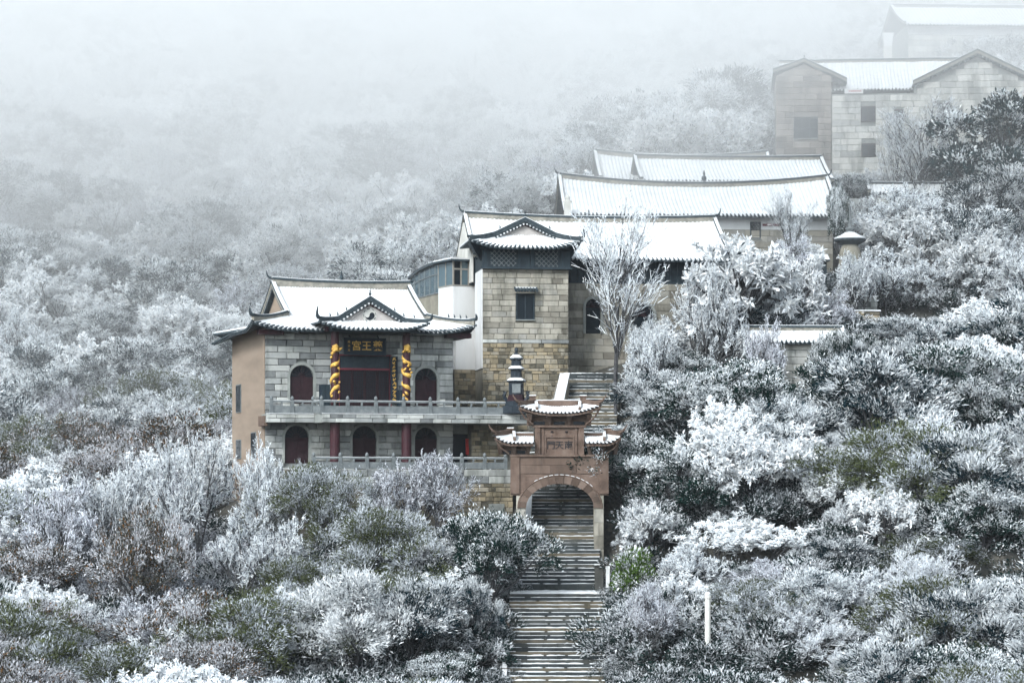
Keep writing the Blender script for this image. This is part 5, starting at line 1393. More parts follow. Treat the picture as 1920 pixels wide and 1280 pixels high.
def rocks():
    for i, (px, py, d, w, h, lab) in enumerate(((1850, 1085, 131, 175, 95, "dark rocky overhang at the right edge below frosted trees"), (1895, 1235, 122, 150, 150, "boulder standing in for dark shadow at the right edge below the overhang"), (1795, 1250, 121, 110, 90, "smaller snow-capped boulder standing in for snowy shadow left of the edge shadow boulder"))):  # overhang is rock; the two lower boulders are added in place of dark shadow
        s = d/FPX; rg = np.random.RandomState(i+3); b = MB(); nu, nv = 26, 16
        def f(u, v, i=i):
            a = 2*math.pi*u; e = math.pi*(v-.5); q = Vector((math.cos(a)*math.cos(e), math.sin(a)*math.cos(e), math.sin(e)))
            k = 1+.28*noise.noise(q*1.7+Vector((i*7, 0, 0)))+.14*noise.noise(q*4.3+Vector((i*3, 1, 0)))+.07*noise.noise(q*10)
            return (q.x*w*s*.55*k, q.y*w*s*.4*k, q.z*h*s*.6*k)
        b.grid(f, nu, nv)
        o = b.build("boulder", M["rock"]); o.location = P(px, py, d); tag(o, lab, "rock")
        if i < 2: continue
        c = MB(); c.grid(lambda u, v: (lambda p: (p[0]*1.01, p[1]*1.01, p[2]+.05+.06*noise.noise(Vector(p)*2)))(f(u, .8+.2*v)), nu, 4, thick=.1); sn = c.build("snow", M["snow"], o, smooth=True)
rocks()
# ------------------------------------------------------------------ trees: meshes of each kind
def _unit(a): return a/np.maximum(np.linalg.norm(a, axis=-1, keepdims=True), 1e-9)

def np_mesh(name, V, Fq, mat, col=None):
    """mesh from numpy: V (n,3), Fq (m,4) quads, per-vertex colours"""
    me = bpy.data.meshes.new(name)
    me.vertices.add(len(V)); me.vertices.foreach_set("co", V.astype(np.float32).ravel())
    me.loops.add(Fq.size); me.loops.foreach_set("vertex_index", Fq.astype(np.int32).ravel())
    me.polygons.add(len(Fq)); me.polygons.foreach_set("loop_start", np.arange(0, Fq.size, 4, dtype=np.int32))
    me.update(calc_edges=True)
    me.materials.append(mat)
    if col is not None:
        a = me.color_attributes.new("col", 'FLOAT_COLOR', 'POINT')
        a.data.foreach_set("color", np.c_[col, np.ones(len(col))].astype(np.float32).ravel())
    return me

def blades(p, d, L, W, rg, kind="leaf"):
    """one small face each: a pointed leaf (diamond) or a tapered twig ribbon; returns V, F"""
    n = len(p)
    s = _unit(np.cross(d, rg.normal(size=(n, 3))))*W[:, None]*.5
    L = L[:, None]
    if kind == "leaf":
        droop = np.zeros((n, 3)); droop[:, 2] = -.12*L[:, 0]
        V = np.stack([p, p+d*L*.45+s, p+d*L+droop, p+d*L*.45-s], 1)
    else:
        V = np.stack([p-s, p+s, p+d*L+s*.45, p+d*L-s*.45], 1)
    F = np.arange(n*4).reshape(n, 4)
    return V.reshape(-1, 3), F

def branch_children(rg, p0, d, L, r, k, tmin, ang, ratio, up, jit=.25, taper=.55):
    n = len(p0)
    t = rg.uniform(tmin, 1.0, (n, k)); t[:, 0] = 1.0
    a = rg.uniform(ang[0], ang[1], (n, k)); a[:, 0] *= .35
    perp = _unit(np.cross(d[:, None], rg.normal(size=(n, k, 3))))
    nd = d[:, None]*np.cos(a)[..., None] + perp*np.sin(a)[..., None]
    nd[..., 2] += up
    nd = _unit(nd)
    np0 = p0[:, None] + d[:, None]*(L[:, None]*t)[..., None]
    nl = L[:, None]*ratio*(1.25-.55*t)*rg.uniform(1-jit, 1+jit, (n, k))
    nr = r[:, None]*taper*np.ones((n, k))
    return np0.reshape(-1, 3), nd.reshape(-1, 3), nl.ravel(), nr.ravel()

def limb_mesh(rg, levels, name):
    V, F = [], []
    b = 0
    for p0, d, L, r, nn in levels:
        n = len(p0)
        x = _unit(np.cross(d, np.tile([[.31, .62, .1]], (n, 1)))); y = np.cross(d, x)
        w = np.arange(nn)*2*np.pi/nn
        ring = np.cos(w)[None, :, None]*x[:, None] + np.sin(w)[None, :, None]*y[:, None]
        bend = rg.normal(0, .05, (n, 3))*L[:, None]
        c0, c1, c2 = p0, p0+d*L[:, None]*.5+bend, p0+d*L[:, None]
        vv = np.stack([c0[:, None]+ring*r[:, None, None], c1[:, None]+ring*r[:, None, None]*.8, c2[:, None]+ring*r[:, None, None]*.55], 1)
        V.append(vv.reshape(-1, 3))
        base = b + np.arange(n)[:, None, None]*(3*nn)
        j = np.arange(nn); jj = (j+1) % nn
        q = np.stack([j, jj, jj+nn, j+nn], -1)
        F.append((base + np.concatenate([q, q+nn])[None]).reshape(-1, 4)); b += n*3*nn
    return np_mesh(name, np.concatenate(V), np.concatenate(F), M["bark"])

def pick_cols(rg, n, palette, weights, var=.18):
    c = np.array(palette)[rg.choice(len(palette), n, p=np.array(weights)/sum(weights))]
    return np.clip(c*rg.uniform(1-var, 1+var, (n, 1)), 0, .9)

RIME = (.82, .855, .89); RIME2 = (.58, .615, .66); GREYTW = (.11, .125, .145); DARKTW = (.024, .028, .034)
LAV = (.675, .685, .735)

def bare_tree(name, seed, H=6.0, stems=1, spread=.9, up=.25, k=(8, 6, 6, 5), tw=.05, palette=None, weights=None, ratio=(.72, .62, .55, .52), spikes=2, trunk=.3, tmin=.3, ang=(.45, 1.0), girth=.026, taper=.55):
    rg = np.random.RandomState(seed)
    palette = palette or [RIME, RIME2, GREYTW, DARKTW]; weights = weights or [.5, .25, .15, .1]
    d = _unit(np.c_[rg.normal(0, spread*.35*(stems > 1)+.05, (stems, 2)), np.ones(stems)])
    p0 = np.c_[rg.normal(0, .12*(stems > 1), (stems, 2)), np.full(stems, -.6)]
    L = np.full(stems, H*trunk+.6)*rg.uniform(.85, 1.1, stems); r = np.full(stems, girth*H/math.sqrt(stems)+.015)
    lv = [(p0, d, L, r, 6)]
    a, ups = [(p0, d, L*1.25, r)], up
    for i, kk in enumerate(k):
        q = branch_children(rg, *a[-1], kk, tmin if i or trunk > .5 else .55, (ang[0]*(1+spread*.2), ang[1]*(.75+spread*.35)) if i == 0 else (.35, .95), ratio[i], ups*(1 if i < 2 else .5), taper=taper)
        a.append(q)
    lv.append((*a[1], 5)); lv.append((*a[2], 4))
    # keep off the ground
    tr = limb_mesh(rg, lv, name+"_trunk")
    V, F, C = [], [], []; b = 0
    def put(p, dd, Lx, W, kind, col):
        nonlocal b
        v, f = blades(p, dd, Lx, W, rg, kind); V.append(v); F.append(f+b); b += len(v); C.append(np.repeat(col, 4, 0))
    p, dd, Lx, rr = a[3]; put(p, dd, Lx, np.full(len(p), tw*.75), "twig", pick_cols(rg, len(p), palette, [weights[0]*.5, weights[1], weights[2]*1.5, weights[3]*2]))
    p, dd, Lx, rr = a[4]; put(p, dd, Lx, tw*rg.uniform(.7, 1.2, len(p)), "twig", pick_cols(rg, len(p), palette, weights))
    for s_ in range(spikes):
        t = rg.uniform(.1, 1, len(p)); q = p+dd*(Lx*t)[:, None]
        sd = _unit(dd*.8 + rg.normal(0, .75, dd.shape) + np.array([0, 0, .15]))
        put(q, sd, rg.uniform(.10, .26, len(p))*(tw/.05)**.5, tw*rg.uniform(.7, 1.3, len(p)), "leaf", pick_cols(rg, len(p), palette, weights))
    V = np.concatenate(V); cr = np_mesh(name+"_crown", V, np.concatenate(F), M["foliage"], np.concatenate(C))
    q = np.percentile(V[:, 2], 99.5); rad = np.percentile(np.hypot(V[:, 0], V[:, 1]), 96)
    return dict(trunk=tr, crown=cr, H=q, Rr=rad)

def leafy_tree(name, seed, H=5.0, rad=2.6, base=.25, clumps=260, leaves=60, size=.17, wid=.42, green=(.03, .055, .04), frost=.45, frostcol=RIME, second=None, flat=1.0, lobes=9, tuft=.42):
    """evergreen or half-evergreen crown: leaf sprays on a lumpy crown of several lobes, rime caught by part of them"""
    rg = np.random.RandomState(seed)
    lc = np.c_[rg.normal(0, rad*.48, (lobes, 2)), rg.uniform(H*(base+.15), H*.80, lobes)]
    k = (1-np.abs(lc[:, 2]/H-.5)*.9)[:, None]; lc[:, :2] *= k
    lc[0] = (0, 0, H*.78); lr = rg.uniform(.42, .62, lobes)*rad
    which = rg.randint(0, lobes, clumps)
    u = _unit(rg.normal(size=(clumps, 3))); u[:, 2] = np.where(u[:, 2] < -.35, -u[:, 2], u[:, 2])
    rr = rg.uniform(.55, 1.0, clumps)**.6
    cp = lc[which] + u*(lr[which]*rr)[:, None]*np.array([1, 1, .82*flat])
    keep = cp[:, 2] > H*base*.5; cp, u, rr = cp[keep], u[keep], rr[keep]
    n = len(cp)
    out = _unit(u + np.array([0, 0, .35]))
    cf = np.clip(frost + .2*rg.normal(size=lobes)[which[keep]] + .42*rg.normal(size=n) + .3*u[:, 2], .01, .97)     # each spray's own share of rimed leaves
    V, F, C = [], [], []
    tot = n*leaves
    ci = np.repeat(np.arange(n), leaves)
    p = cp[ci] + rg.normal(0, tuft*.5, (tot, 3))*np.array([1, 1, .7])
    d = _unit(out[ci]*1.25 + rg.normal(0, .5, (tot, 3)))
    Ls = size*rg.uniform(.6, 1.5, tot)
    v, f = blades(p, d, Ls, Ls*wid*rg.uniform(.7, 1.3, tot), rg)
    fr = rg.uniform(size=tot) < cf[ci]
    g = np.array(green)*rg.uniform(.45, 1.6, (tot, 1))
    if second is not None:
        w = rg.uniform(size=tot) < second[1]; g[w] = np.array(second[0])*rg.uniform(.6, 1.4, (w.sum(), 1))
    fcol = np.array(frostcol)*rg.uniform(.55, 1.14, (tot, 1))
    c = np.where(fr[:, None], fcol, g)
    cr = np_mesh(name+"_crown", v, f, M["foliage"], np.repeat(np.clip(c, 0, .88), 4, 0))
    # trunk and limbs reaching the lobes
    p0 = np.array([[0, 0, -.6]]); top = np.array([[0, 0, H*base+.1]])
    lv = [(p0, _unit(top-p0), np.linalg.norm(top-p0, axis=1), np.array([.03*H+.02]), 6)]
    dv = lc - top; lv.append((np.repeat(top, lobes, 0), _unit(dv), np.linalg.norm(dv, axis=1), np.full(lobes, .014*H+.01), 4))
    sub = cp[::5]; src = lc[which[keep][::5]]*.6 + top*.4; dv = sub-src
    lv.append((src, _unit(dv), np.linalg.norm(dv, axis=1), np.full(len(sub), .02), 3))
    tr = limb_mesh(rg, lv, name+"_trunk")
    return dict(trunk=tr, crown=cr, H=np.percentile(v[:, 2], 99.5), Rr=np.percentile(np.hypot(v[:, 0], v[:, 1]), 96))

BROWN = (.17, .085, .03); DGREEN = (.009, .026, .022)
KIND = {}
TEAL = (.008, .024, .031)
def make_kinds():
    K = KIND
    for i in range(3): K["rime%d" % i] = bare_tree("rime", 20+i, H=6.6, stems=[2, 3, 4][i], spread=1.1, up=.14, k=(7, 6, 7, 6), tw=.042, palette=[RIME, RIME2, GREYTW, DARKTW], weights=[.6, .2, .12, .08], girth=.02)
    for i in range(2): K["lav%d" % i] = bare_tree("lav", 40+i, H=6, stems=4, spread=1.2, up=.18, k=(6, 6, 7, 6), palette=[LAV, RIME2, (.17, .168, .185), (.055, .053, .056)], weights=[.46, .22, .19, .13], tw=.04, girth=.02)
    for i in range(2): K["thin%d" % i] = bare_tree("thin", 50+i, H=9, stems=1, spread=.5, up=.42, k=(20, 6, 5, 4), ratio=(.46, .50, .55, .6), trunk=.62, tw=.03, tmin=.25, ang=(.45, .95), girth=.011, taper=.36, spikes=1, palette=[RIME, RIME2, (.22, .23, .24), DARKTW], weights=[.55, .27, .13, .05])
    for i in range(2): K["spike%d" % i] = bare_tree("spike", 60+i, H=5.5, stems=9, spread=1.3, up=.3, k=(6, 5, 6, 5), tw=.036, palette=[RIME, RIME2, LAV, GREYTW], weights=[.55, .22, .15, .08], trunk=.4, girth=.018)
    for i in range(3): K["spray%d" % i] = bare_tree("spray", 140+i, H=7, stems=[1, 2, 3][i], spread=1.25, up=.08, k=(9, 6, 5, 5), tw=.085, palette=[(.88, .90, .925), RIME, RIME2, (.05, .06, .068)], weights=[.6, .27, .08, .05], girth=.02, spikes=5, taper=.5)
    for i in range(3): K["frost%d" % i] = leafy_tree("frost", 70+i, H=7.2, rad=3.7, frost=.38, green=TEAL, size=.29, wid=.16, clumps=330, leaves=84, lobes=[10, 13, 15][i], tuft=.5)
    for i in range(3): K["white%d" % i] = leafy_tree("white", 80+i, H=7.4, rad=3.5, frost=1.05, green=(.05, .065, .07), size=.25, wid=.18, clumps=330, leaves=84, lobes=[11, 15, 13][i], frostcol=(.86, .885, .91), tuft=.5)
    for i in range(2): K["dark%d" % i] = leafy_tree("dark", 90+i, H=6.6, rad=3.5, frost=.2, green=DGREEN, size=.22, wid=.28, clumps=330, leaves=75, lobes=12, tuft=.5)
    for i in range(2): K["olive%d" % i] = leafy_tree("olive", 100+i, H=6, rad=3.6, frost=.26, green=(.07, .082, .04), size=.2, wid=.23, clumps=360, leaves=85, frostcol=RIME2, lobes=14, tuft=.5)
    for i in range(2): K["brown%d" % i] = leafy_tree("brown", 110+i, H=6.2, rad=3.5, frost=.4, green=(.05, .05, .042), second=(BROWN, .17), size=.2, wid=.24, clumps=340, leaves=85, frostcol=(.62, .625, .66), lobes=12, tuft=.5)
    K["green0"] = leafy_tree("green", 120, H=3, rad=1.5, frost=.12, green=(.075, .13, .03), size=.2, wid=.45, clumps=150, leaves=45, lobes=7)
    K["camphor0"] = leafy_tree("camphor", 121, H=9, rad=3.6, frost=.0, green=(.014, .034, .038), size=.26, wid=.4, clumps=560, leaves=60, lobes=18, base=.12)
    for i in range(2): K["low%d" % i] = leafy_tree("low", 130+i, H=1.8, rad=1.9, frost=.2, green=(.012, .026, .024), size=.19, wid=.24, clumps=120, leaves=55, lobes=8, base=.02, frostcol=(.66, .68, .71))
make_kinds()
# ------------------------------------------------------------------ planting
def plant(kind, x, y, z, sz, sxy, rot, name, label, cat="tree", group=None):
    k = KIND[kind]
    e = bpy.data.objects.new(name, None); e.empty_display_size = .3; COL.objects.link(e)
    e.location = (x, y, z); e.rotation_euler = (0, 0, rot); e.scale = (sxy, sxy, sz)
    tag(e, label, cat, group)
    link("trunk", k["trunk"], e); link("crown", k["crown"], e)
    return e

KEYS = []     # explicit trees: keep the scatter from doubling them
def key(kind, px, top, d, wpx, label, name="frosted_tree", cat="tree", group=None, rot=None):
    """a tree whose crown tops out at photo row `top`, about wpx wide, standing on the ground at distance d"""
    x = (px-CX)*d/FPX; g = gz(x, d); zt = (HY-top)*d/FPX
    k = KIND[kind]; h = max(1.2, zt-g)
    plant(kind, x, d, g, h/k["H"], wpx*d/FPX/2/k["Rr"], rnd.uniform(0, 6.28) if rot is None else rot, name, label, cat, group)
    KEYS.append((x, d, wpx*d/FPX/2))
# ------------------------------------------------------------------ single trees that stand out in the photograph
G_KEY = None
def keys():
    k = key
    k("thin0", 1155, 366, 149.0, 205, "tall slender bare tree white with rime in front of the long roof", "bare_tree")
    k("spray0", 1395, 455, 152.5, 300, "broad rime-laden tree in front of the long roof's right end")
    k("frost0", 1320, 540, 151.0, 150, "bushy white tree under the broad rime-laden one")
    k("thin0", 1722, 178, 183.5, 190, "misty bare tree with dark trunk before the big stone building", "bare_tree")
    k("thin1", 1680, 215, 184.5, 90, "slim bare tree left of the misty dark-trunked one", "bare_tree")
    k("thin1", 1484, 352, 166.0, 100, "thin bare tree standing before the long hall's right windows", "bare_tree")
    k("dark0", 1571, 350, 169.0, 46, "narrow dark evergreen at the long hall's right end", "evergreen_tree")
    k("camphor0", 1872, 186, 180.0, 290, "tall dark blue-green evergreen rising into mist at the right edge", "evergreen_tree")
    k("dark1", 1835, 330, 177.0, 190, "lower dark evergreen at the foot of the tall misty one", "evergreen_tree")
    k("spray0", 1700, 395, 169.0, 190, "brilliant white snow-laden tree below the snow-coped grey wall")
    k("spray2", 1790, 440, 166.0, 180, "second brilliant white tree, right of the first below grey wall")
    k("rime1", 1660, 470, 163.0, 180, "pale rime tree right of the umbrella-roofed pavilion")
    k("frost2", 1880, 470, 165.0, 190, "frosted tree beneath the dark evergreens at the right edge")
    k("lav0", 1470, 440, 163.0, 150, "grey twiggy tree under the long hall's windows", "bare_tree")
    k("spray2", 1400, 798, 137.0, 260, "large snow-white tree in the middle of the right-hand thicket")
    k("spray1", 1345, 960, 133.5, 210, "white tree just below the large snow-white one")
    k("spike0", 1475, 1112, 122.5, 300, "spiky fan-shaped white bush at the bottom right of the post", "frosted_bush", "bush")
    k("lav1", 1216, 1092, 124.5, 165, "pale lilac-white tree overhanging the right side of lower steps")
    k("green0", 1182, 1030, 131.5, 95, "bright green bush almost free of frost beside the landing", "green_bush", "bush")
    k("dark0", 925, 962, 130.5, 210, "dark green frosted evergreen crowding the left side of steps", "evergreen_tree")
    k("white1", 668, 1072, 122.5, 260, "large white-frosted tree at the bottom left of the stairs")
    k("olive0", 468, 1108, 121.0, 260, "olive green dusted bush at the bottom left", "olive_bush", "bush")
    k("olive1", 600, 872, 137.5, 240, "grey-olive bush growing up against the lower terrace", "olive_bush", "bush")
    k("lav1", 785, 852, 137.5, 215, "lilac-grey rimed bush in front of the terrace railing", "frosted_bush", "bush")
    k("rime0", 360, 812, 138.5, 240, "spreading rime tree with dark limbs left of the tan side wall", "bare_tree")
    k("rime2", 225, 868, 138.0, 220, "wide rime tree with dark slanting limbs on the left slope", "bare_tree")
    k("lav0", 95, 900, 136.0, 230, "frost-grey bare tree at the left edge", "bare_tree")
    k("brown0", 265, 955, 130.0, 230, "rusty-leaved frosted tree on the lower left slope", "rusty_tree")
    k("brown1", 60, 1130, 123.0, 220, "orange-tinged frosted bush in the bottom left corner", "rusty_tree")
    k("rime1", 455, 960, 132.0, 250, "open rime tree with black forked trunk below the tan wall", "bare_tree")
    k("rime2", 462, 838, 139.2, 150, "see-through rime tree against the foot of the tan wall", "bare_tree")
    k("spray1", 1885, 560, 158.0, 220, "tall feathery white tree at right edge below the dark evergreens")
    k("spray0", 1560, 660, 150.0, 190, "white tree right of the snow-roofed garden wall")
    k("frost1", 1690, 600, 156.0, 240, "tall frost-crusted tree below the pale rime tree by the pavilion")
    k("dark1", 1290, 660, 149.0, 190, "green dusted tree beside the upper steps", "evergreen_tree")
    k("frost0", 1700, 800, 143.0, 260, "large blue-green frosted tree in the right thicket")
    k("rime0", 1840, 840, 140.0, 240, "large pale rime tree by the right edge above the rocks", "bare_tree")
    k("lav0", 1425, 598, 147.2, 120, "thin grey tree crossing the snow-roofed garden wall", "bare_tree")
    k("dark0", 1562, 622, 147.0, 90, "dusted green bush at the garden wall right end", "green_bush", "bush")
    k("rime0", 1300, 490, 149.3, 210, "white feathery tree left of the broad rime-laden one, before tan wall")
    k("spray0", 1475, 470, 157.0, 150, "white feathery tree between long hall and the garden wall")
    k("rime1", 1622, 468, 161.0, 120, "pale rime tree hiding the foot of the umbrella-roofed pavilion", "bare_tree")
    k("lav0", 1545, 545, 157.0, 150, "grey twiggy bush in front of the terrace walls", "frosted_bush", "bush")
    k("rime2", 1240, 600, 148.5, 130, "rime-covered small tree right of the slender bare tree", "bare_tree")
    k("spray1", 1760, 690, 149.0, 230, "big white feathery tree high in the right thicket")
    k("spray0", 1560, 830, 141.5, 230, "big white feathery tree right of the large snow-white one")
    k("spray0", 1450, 985, 132.5, 190, "white feathery tree at the lower right of the large snow-white one")
    k("frost0", 1600, 1010, 129.5, 240, "frost-crusted tree in the lower right thicket above the spiky bush")
    k("olive0", 1745, 1005, 129.5, 230, "dusty olive tree left of the dark rocky overhang", "olive_bush", "bush")
    k("rime1", 1290, 1020, 129.5, 190, "rimed bare tree between green bush and the large white trees", "bare_tree")
    k("lav1", 1440, 1050, 128.0, 210, "grey frosted bush just above the spiky white bush", "frosted_bush", "bush")
    k("frost2", 1880, 1085, 125.0, 220, "frost-crusted evergreen in front of the dark overhang")
    k("frost2", 880, 1085, 126.0, 130, "frosted shrub between white tree and the lower steps", "frosted_bush", "bush")
    k("olive1", 690, 955, 133.0, 280, "olive-grey frosted bush below the terrace", "olive_bush", "bush")
keys()

# ------------------------------------------------------------------ keep trees off the buildings, stairs and the views of them
FOOT = [(H1, -2.2, 17.5, -6.0, 12.0), (H2, -6, 16.5, -1.6, 13.5), (Frame(1062, 470, 170.0, 3), -1, 20.5, -2.0, 10.5), (Frame(1124, 400, 178.0, 3), -1, 18.5, -1.5, 13), (Frame(1455, 360, 194, -5), -1, 23, -1, 14), (Frame(1703, 200, 222, 3), -3, 14, -1, 12), (Frame(957, 1050, GD, 0), -.6, 6.2, -1, 2.2), (Frame(1628, 440, 183, 2), -.5, 8, -1, 2), (Frame(1395, 735, 149, 4), -.5, 7, -1, 2), (Frame(1495, 622, 160, 3), -.5, 6, -.6, 4), (Frame(1560, 520, 164.5, 0), -.5, 3, -.5, 4)]
VIEW = [(1300,805,1510,1060,136.5),(1265,450,1520,640,151),(1630,395,1850,600,165),(570,1080,770,1280,122),(1180,1100,1250,1280,124),(1380,1120,1570,1280,122),(290,830,440,960,138),(1316,1112,1340,1225,123.5),(1805,1015,1925,1085,130),(400,515,905,862,140),(915,735,1172,935,139.5),(972,930,1146,1062,138),(958,1045,1122,1300,134),(878,395,1072,775,151),(1072,395,1350,500,150),(1072,500,1200,640,150),(1070,695,1150,800,153),(1050,320,1560,412,166),(1340,405,1440,440,170),(1450,90,1650,320,195),(1650,90,1925,300,195),(1690,0,1920,110,220),(1120,278,1560,345,175),(865,845,962,965,137),(1405,603,1580,645,149),(1558,385,1628,505,163),(1515,545,1640,608,158),(1595,372,1662,440,174),(1630,340,1700,365,180),(1508,470,1558,495,161),(757,480,905,700,150),(437,860,470,990,140)]
def hidden_ok(px, top, bot, rpx, d):
    for x0, y0, x1, y1, dm in VIEW:
        if d < dm and px+rpx*.8 > x0 and px-rpx*.8 < x1 and bot > y0 and top+8 < y1: return False
    return True
def foot_ok(x, y, m=0.0):
    v = Vector((x, y, 0))
    for F, x0, x1, y0, y1 in FOOT:
        q = v-F.o; a, b = q.x*F.xd.x+q.y*F.xd.y, q.x*F.yd.x+q.y*F.yd.y
        if x0-m < a < x1+m and y0-m < b < y1+m: return False
    if 100 < y < 154:                               # the stair line
        sx = 1.6+(y-120)*.055
        if abs(x-sx) < 3.0+m: return False
    return True

REG = [  # (test on photo position, mix of kinds)
 (lambda x, y: x < 500 and y > 1060, dict(brown=.4, lav=.14, rime=.1, spray=.08, olive=.15, dark=.13)),
 (lambda x, y: x < 500 and y > 800, dict(lav=.28, rime=.32, spray=.16, brown=.1, frost=.08, olive=.06)),
 (lambda x, y: x < 1000 and y > 1050, dict(spray=.18, olive=.3, frost=.22, dark=.2, brown=.1)),
 (lambda x, y: x < 1000 and y > 780, dict(olive=.38, lav=.3, rime=.18, spray=.06, frost=.08)),
 (lambda x, y: x < 1100, dict(rime=.40, spray=.34, frost=.14, white=.06, lav=.06)),
 (lambda x, y: y > 1000, dict(frost=.26, spray=.22, rime=.14, olive=.16, dark=.16, spike=.06)),
 (lambda x, y: y > 600, dict(frost=.28, dark=.22, spray=.26, rime=.15, olive=.09)),
 (lambda x, y: True, dict(spray=.4, rime=.34, frost=.26)),
]
NUM = dict(spray=3, rime=3, lav=2, spike=2, frost=3, white=3, dark=2, olive=2, brown=2)
LOOK = {"spray": ("frosted_tree", "open white feathery tree", "tree"), "rime": ("bare_tree", "white rimed bare tree", "tree"), "lav": ("frosted_bush", "greyish frosted twiggy bush", "bush"), "spike": ("frosted_bush", "fan-shaped white bush", "bush"),
        "frost": ("frosted_tree", "frost-crusted evergreen tree", "tree"), "white": ("frosted_tree", "snow-whitened tree", "tree"), "dark": ("evergreen_tree", "dark green dusted tree", "tree"),
        "olive": ("olive_bush", "dusty olive bush", "bush"), "brown": ("rusty_tree", "frosted tree with rusty leaves", "tree")}
MARKS = [(640,690,"grey stone hall"),(450,800,"tan side wall"),(985,630,"stone tower"),(1048,880,"pink gate"),(1040,1190,"lower steps"),(1040,1075,"snowy landing"),(1100,740,"upper steps"),(910,920,"rubble terrace wall"),(740,860,"lower terrace railing"),(640,530,"front hall's ridge"),(870,540,"white annex"),(790,520,"glazed corridor"),(1200,450,"tower hall's long roof"),(1300,380,"long hall"),(1350,310,"plain rear hall"),(1500,220,"brown wing"),(1650,260,"big misty stone building"),(1710,360,"snow-coped grey wall"),(1590,460,"umbrella-roofed pavilion"),(1490,625,"snow-roofed garden wall"),(1575,590,"rubble terrace walls"),(1327,1180,"white post"),(1850,1060,"dark rocky overhang"),(1890,1220,"edge shadow boulder"),
 (1155,560,"slender bare tree"),(1390,540,"broad rime-laden tree"),(1860,300,"misty dark evergreen"),(1700,470,"brilliant white tree"),(1400,900,"large snow-white tree"),(1470,1200,"spiky white bush"),(1205,1180,"lilac-white tree"),(1182,1070,"bright green bush"),(925,1050,"dark evergreen by the steps"),(670,1170,"large white-frosted tree"),(470,1190,"olive bush"),(600,920,"grey-olive bush"),(785,920,"lilac-grey bush"),(360,900,"spreading rime tree"),(225,950,"wide rime tree"),(95,980,"frost-grey edge tree"),(265,1030,"rusty-leaved tree"),(60,1200,"orange-tinged bush"),(455,1030,"fork-trunked rime tree"),(690,1030,"olive-grey bush"),(0,640,"left picture edge"),(1920,720,"right picture edge"),(1920,900,"right picture edge"),(220,700,"misty left slope"),(300,1280,"bottom picture edge"),(800,1280,"bottom picture edge"),(1650,1280,"bottom picture edge"),(1600,900,"middle of the right thicket"),(1600,1080,"lower right thicket"),(1650,740,"upper right thicket")]
USED = set()
def relate(px, py, look, h):
    """a phrase that places one tree against the nearest things one can find"""
    size = ["small", "low", "mid-sized", "full", "big"][min(4, max(0, int((h-2.2)/1.0)))]
    for (mx, my, nm) in sorted(MARKS, key=lambda m: (m[0]-px)**2+(m[1]-py)**2)[:14]:
        dx, dy = px-mx, py-my; far = math.hypot(dx, dy)
        hv = "left of" if dx < 0 else "right of"; vv = "above" if dy < 0 else "below"
        rel = hv if abs(dx) > 2.2*abs(dy) else vv if abs(dy) > 2.2*abs(dx) else vv+" and "+hv
        near_ = "close " if far < 75 else "a little " if far < 150 else "well "
        for t in ("%s %s %s the %s" % (size, look, rel, nm), "%s %s %s%s the %s" % (size, look, near_, rel, nm)):
            if t not in USED: USED.add(t); return t
    return t

def scatter():
    rs = np.random.RandomState(17)
    cand = []
    done = [(x, y, max(1.6, r*.75)) for x, y, r in KEYS]
    tries = 0
    while tries < 26000:
        tries += 1
        d = 108+(385-108)*rs.uniform()**1.4; px = rs.uniform(-160, 2080); x = (px-CX)*d/FPX
        sp = (3.35 if px < 1150 else 2.95) if d < 175 else 3.6+.006*(d-175)
        if not foot_ok(x, d, .6): continue
        if any((x-a)**2+(d-b)**2 < (sp*.5+min(r, 2.2)*.5)**2 for a, b, r in done): continue
        g = gz(x, d); py = HY-FPX*g/d
        if py < -140: continue
        ctr = py-80*150/d
        for t, mix in REG:
            if t(px, ctr): break
        kd = rs.choice(list(mix), p=np.array(list(mix.values()))/sum(mix.values())); kd_ = kd+str(rs.randint(NUM[kd])); K = KIND[kd_]
        s = rs.uniform(.72, 1.22)*(.95 if d > 160 else .88); ok = False
        for f in (1, .8, .6, .45, .33):
            h, r = K["H"]*s*f, K["Rr"]*s*f
            if hidden_ok(px, py-h*FPX/d, py, r*FPX/d, d): ok = True; break
        if not ok: continue
        done.append((x, d, sp)); cand.append((d, x, g, kd, kd_, s*f, rs.uniform(0, 6.28), px, py, py-h*FPX/d, s*f*rs.uniform(.9, 1.12)))
    cand.sort(key=lambda c: c[0])
    inview = [c for c in cand if -60 < c[7] < 1980 and c[9] < 1290]
    near = inview[:280]; ids = set(id(c) for c in near)
    for d, x, g, kd, kd_, s, rot, px, py, top, sw in near:
        nm, desc, cat = LOOK[kd]
        plant(kd_, x, d, g, s, sw, rot, nm, relate(px, (py+top)/2, desc, KIND[kd_]["H"]*s), cat, desc.replace("tree", "trees").replace("bush", "bushes"))
    far = [c for c in cand if id(c) not in ids]
    return far

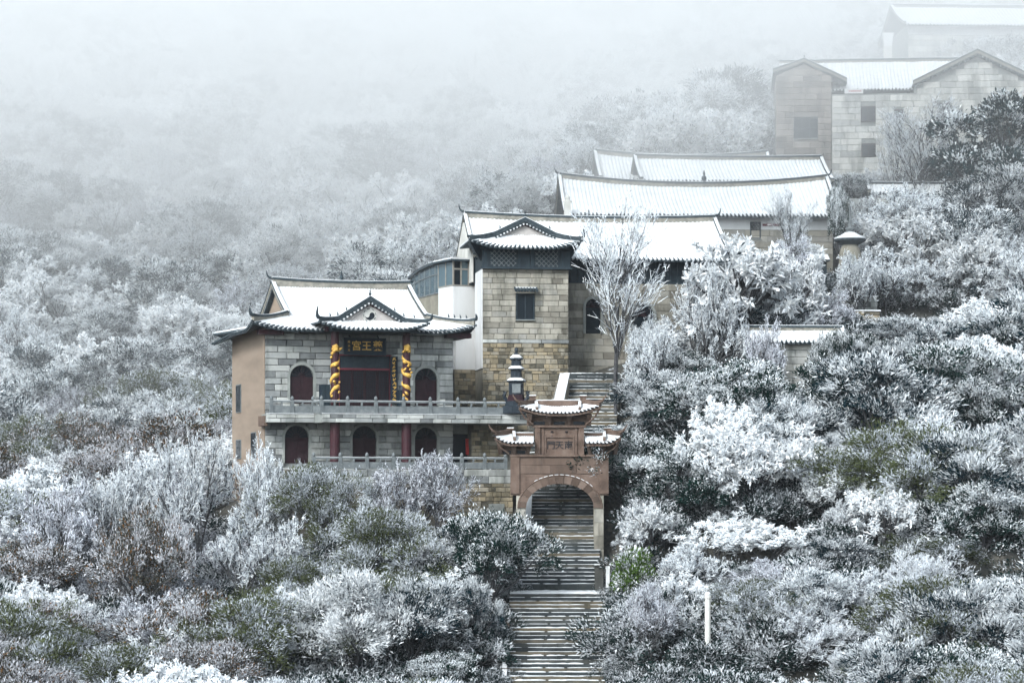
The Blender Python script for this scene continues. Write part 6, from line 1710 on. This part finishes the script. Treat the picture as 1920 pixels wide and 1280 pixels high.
def instancer(name, kinds, rows, kind="stuff"):
    """one object that draws copies of the given tree meshes on its points (for woods that nobody could count)"""
    cols = []
    for part in ("crown", "trunk"):
        c = bpy.data.collections.new(name+"_"+part)
        for i, k in enumerate(kinds): c.objects.link(bpy.data.objects.new("%03d_%s" % (i, part), KIND[k][part]))
        cols.append(c)
    me = bpy.data.meshes.new(name); me.vertices.add(len(rows)); me.vertices.foreach_set("co", np.array([r[0] for r in rows], dtype=np.float32).ravel())
    for nm, typ, vals in (("idx", 'INT', [r[1] for r in rows]), ("rot", 'FLOAT', [r[2] for r in rows]), ("scl", 'FLOAT', [r[3] for r in rows])):
        me.attributes.new(nm, typ, 'POINT').data.foreach_set("value", vals)
    o = link(name, me); tag(o, kind=kind)
    ng = bpy.data.node_groups.new(name, 'GeometryNodeTree')
    ng.interface.new_socket("Geometry", in_out='INPUT', socket_type='NodeSocketGeometry'); ng.interface.new_socket("Geometry", in_out='OUTPUT', socket_type='NodeSocketGeometry')
    n, l = ng.nodes, ng.links; gi, go, jn = n.new("NodeGroupInput"), n.new("NodeGroupOutput"), n.new("GeometryNodeJoinGeometry")
    def attr(nm, t): a = n.new("GeometryNodeInputNamedAttribute"); a.data_type = t; a.inputs[0].default_value = nm; return a.outputs[0]
    for c in cols:
        ci = n.new("GeometryNodeCollectionInfo"); ci.inputs["Collection"].default_value = c; ci.inputs["Separate Children"].default_value = True; ci.inputs["Reset Children"].default_value = True
        ip = n.new("GeometryNodeInstanceOnPoints"); ip.inputs["Pick Instance"].default_value = True
        cx = n.new("ShaderNodeCombineXYZ"); l.new(attr("rot", 'FLOAT'), cx.inputs[2])
        l.new(gi.outputs[0], ip.inputs["Points"]); l.new(ci.outputs[0], ip.inputs["Instance"]); l.new(attr("idx", 'INT'), ip.inputs["Instance Index"])
        l.new(cx.outputs[0], ip.inputs["Rotation"]); l.new(attr("scl", 'FLOAT'), ip.inputs["Scale"]); l.new(ip.outputs[0], jn.inputs[0])
    l.new(jn.outputs[0], go.inputs[0])
    o.modifiers.new("trees", 'NODES').node_group = ng
    return o

def far_woods():
    far = scatter()
    kinds = [k+str(i) for k in NUM for i in range(NUM[k])]
    rows = [((x, d, g), kinds.index(kd_), rot, s) for d, x, g, kd, kd_, s, rot, px, py, top, sw in far]
    o = instancer("forest", kinds, rows); o["label"] = "far frosted woods climbing the slope into the mist"
    # undergrowth between the trees
    rs = np.random.RandomState(23); rows = []
    while len(rows) < 3600:
        d = 106+(300-106)*rs.uniform()**1.3; px = rs.uniform(-100, 2020); x = (px-CX)*d/FPX
        if not foot_ok(x, d, .3): continue
        g = gz(x, d); py = HY-FPX*g/d; s = rs.uniform(.55, 1.25)
        if not hidden_ok(px, py-1.7*s*FPX/d, py, 1.5*s*FPX/d, d): 
            s *= .45
            if not hidden_ok(px, py-1.7*s*FPX/d, py, 1.5*s*FPX/d, d): continue
        rows.append(((x, d, g), int(rs.randint(2)), rs.uniform(0, 6.28), s))
    for i in range(46):                             # low shrubs leaning over both edges of the stairs
        d = rs.uniform(119, 136); side = -1 if i % 2 else 1; sx = float(np.interp(d, STAIR_Y, STAIR_X)); x = sx+side*rs.uniform(2.75, 3.5)
        rows.append(((x, d, float(np.interp(d, STAIR_Y, STAIR_Z))-.45), int(rs.randint(2)), rs.uniform(0, 6.28), rs.uniform(.3, .55)))
    o = instancer("undergrowth", ["low0", "low1"], rows); o["label"] = "frosted low undergrowth covering the ground between trees"
far_woods()
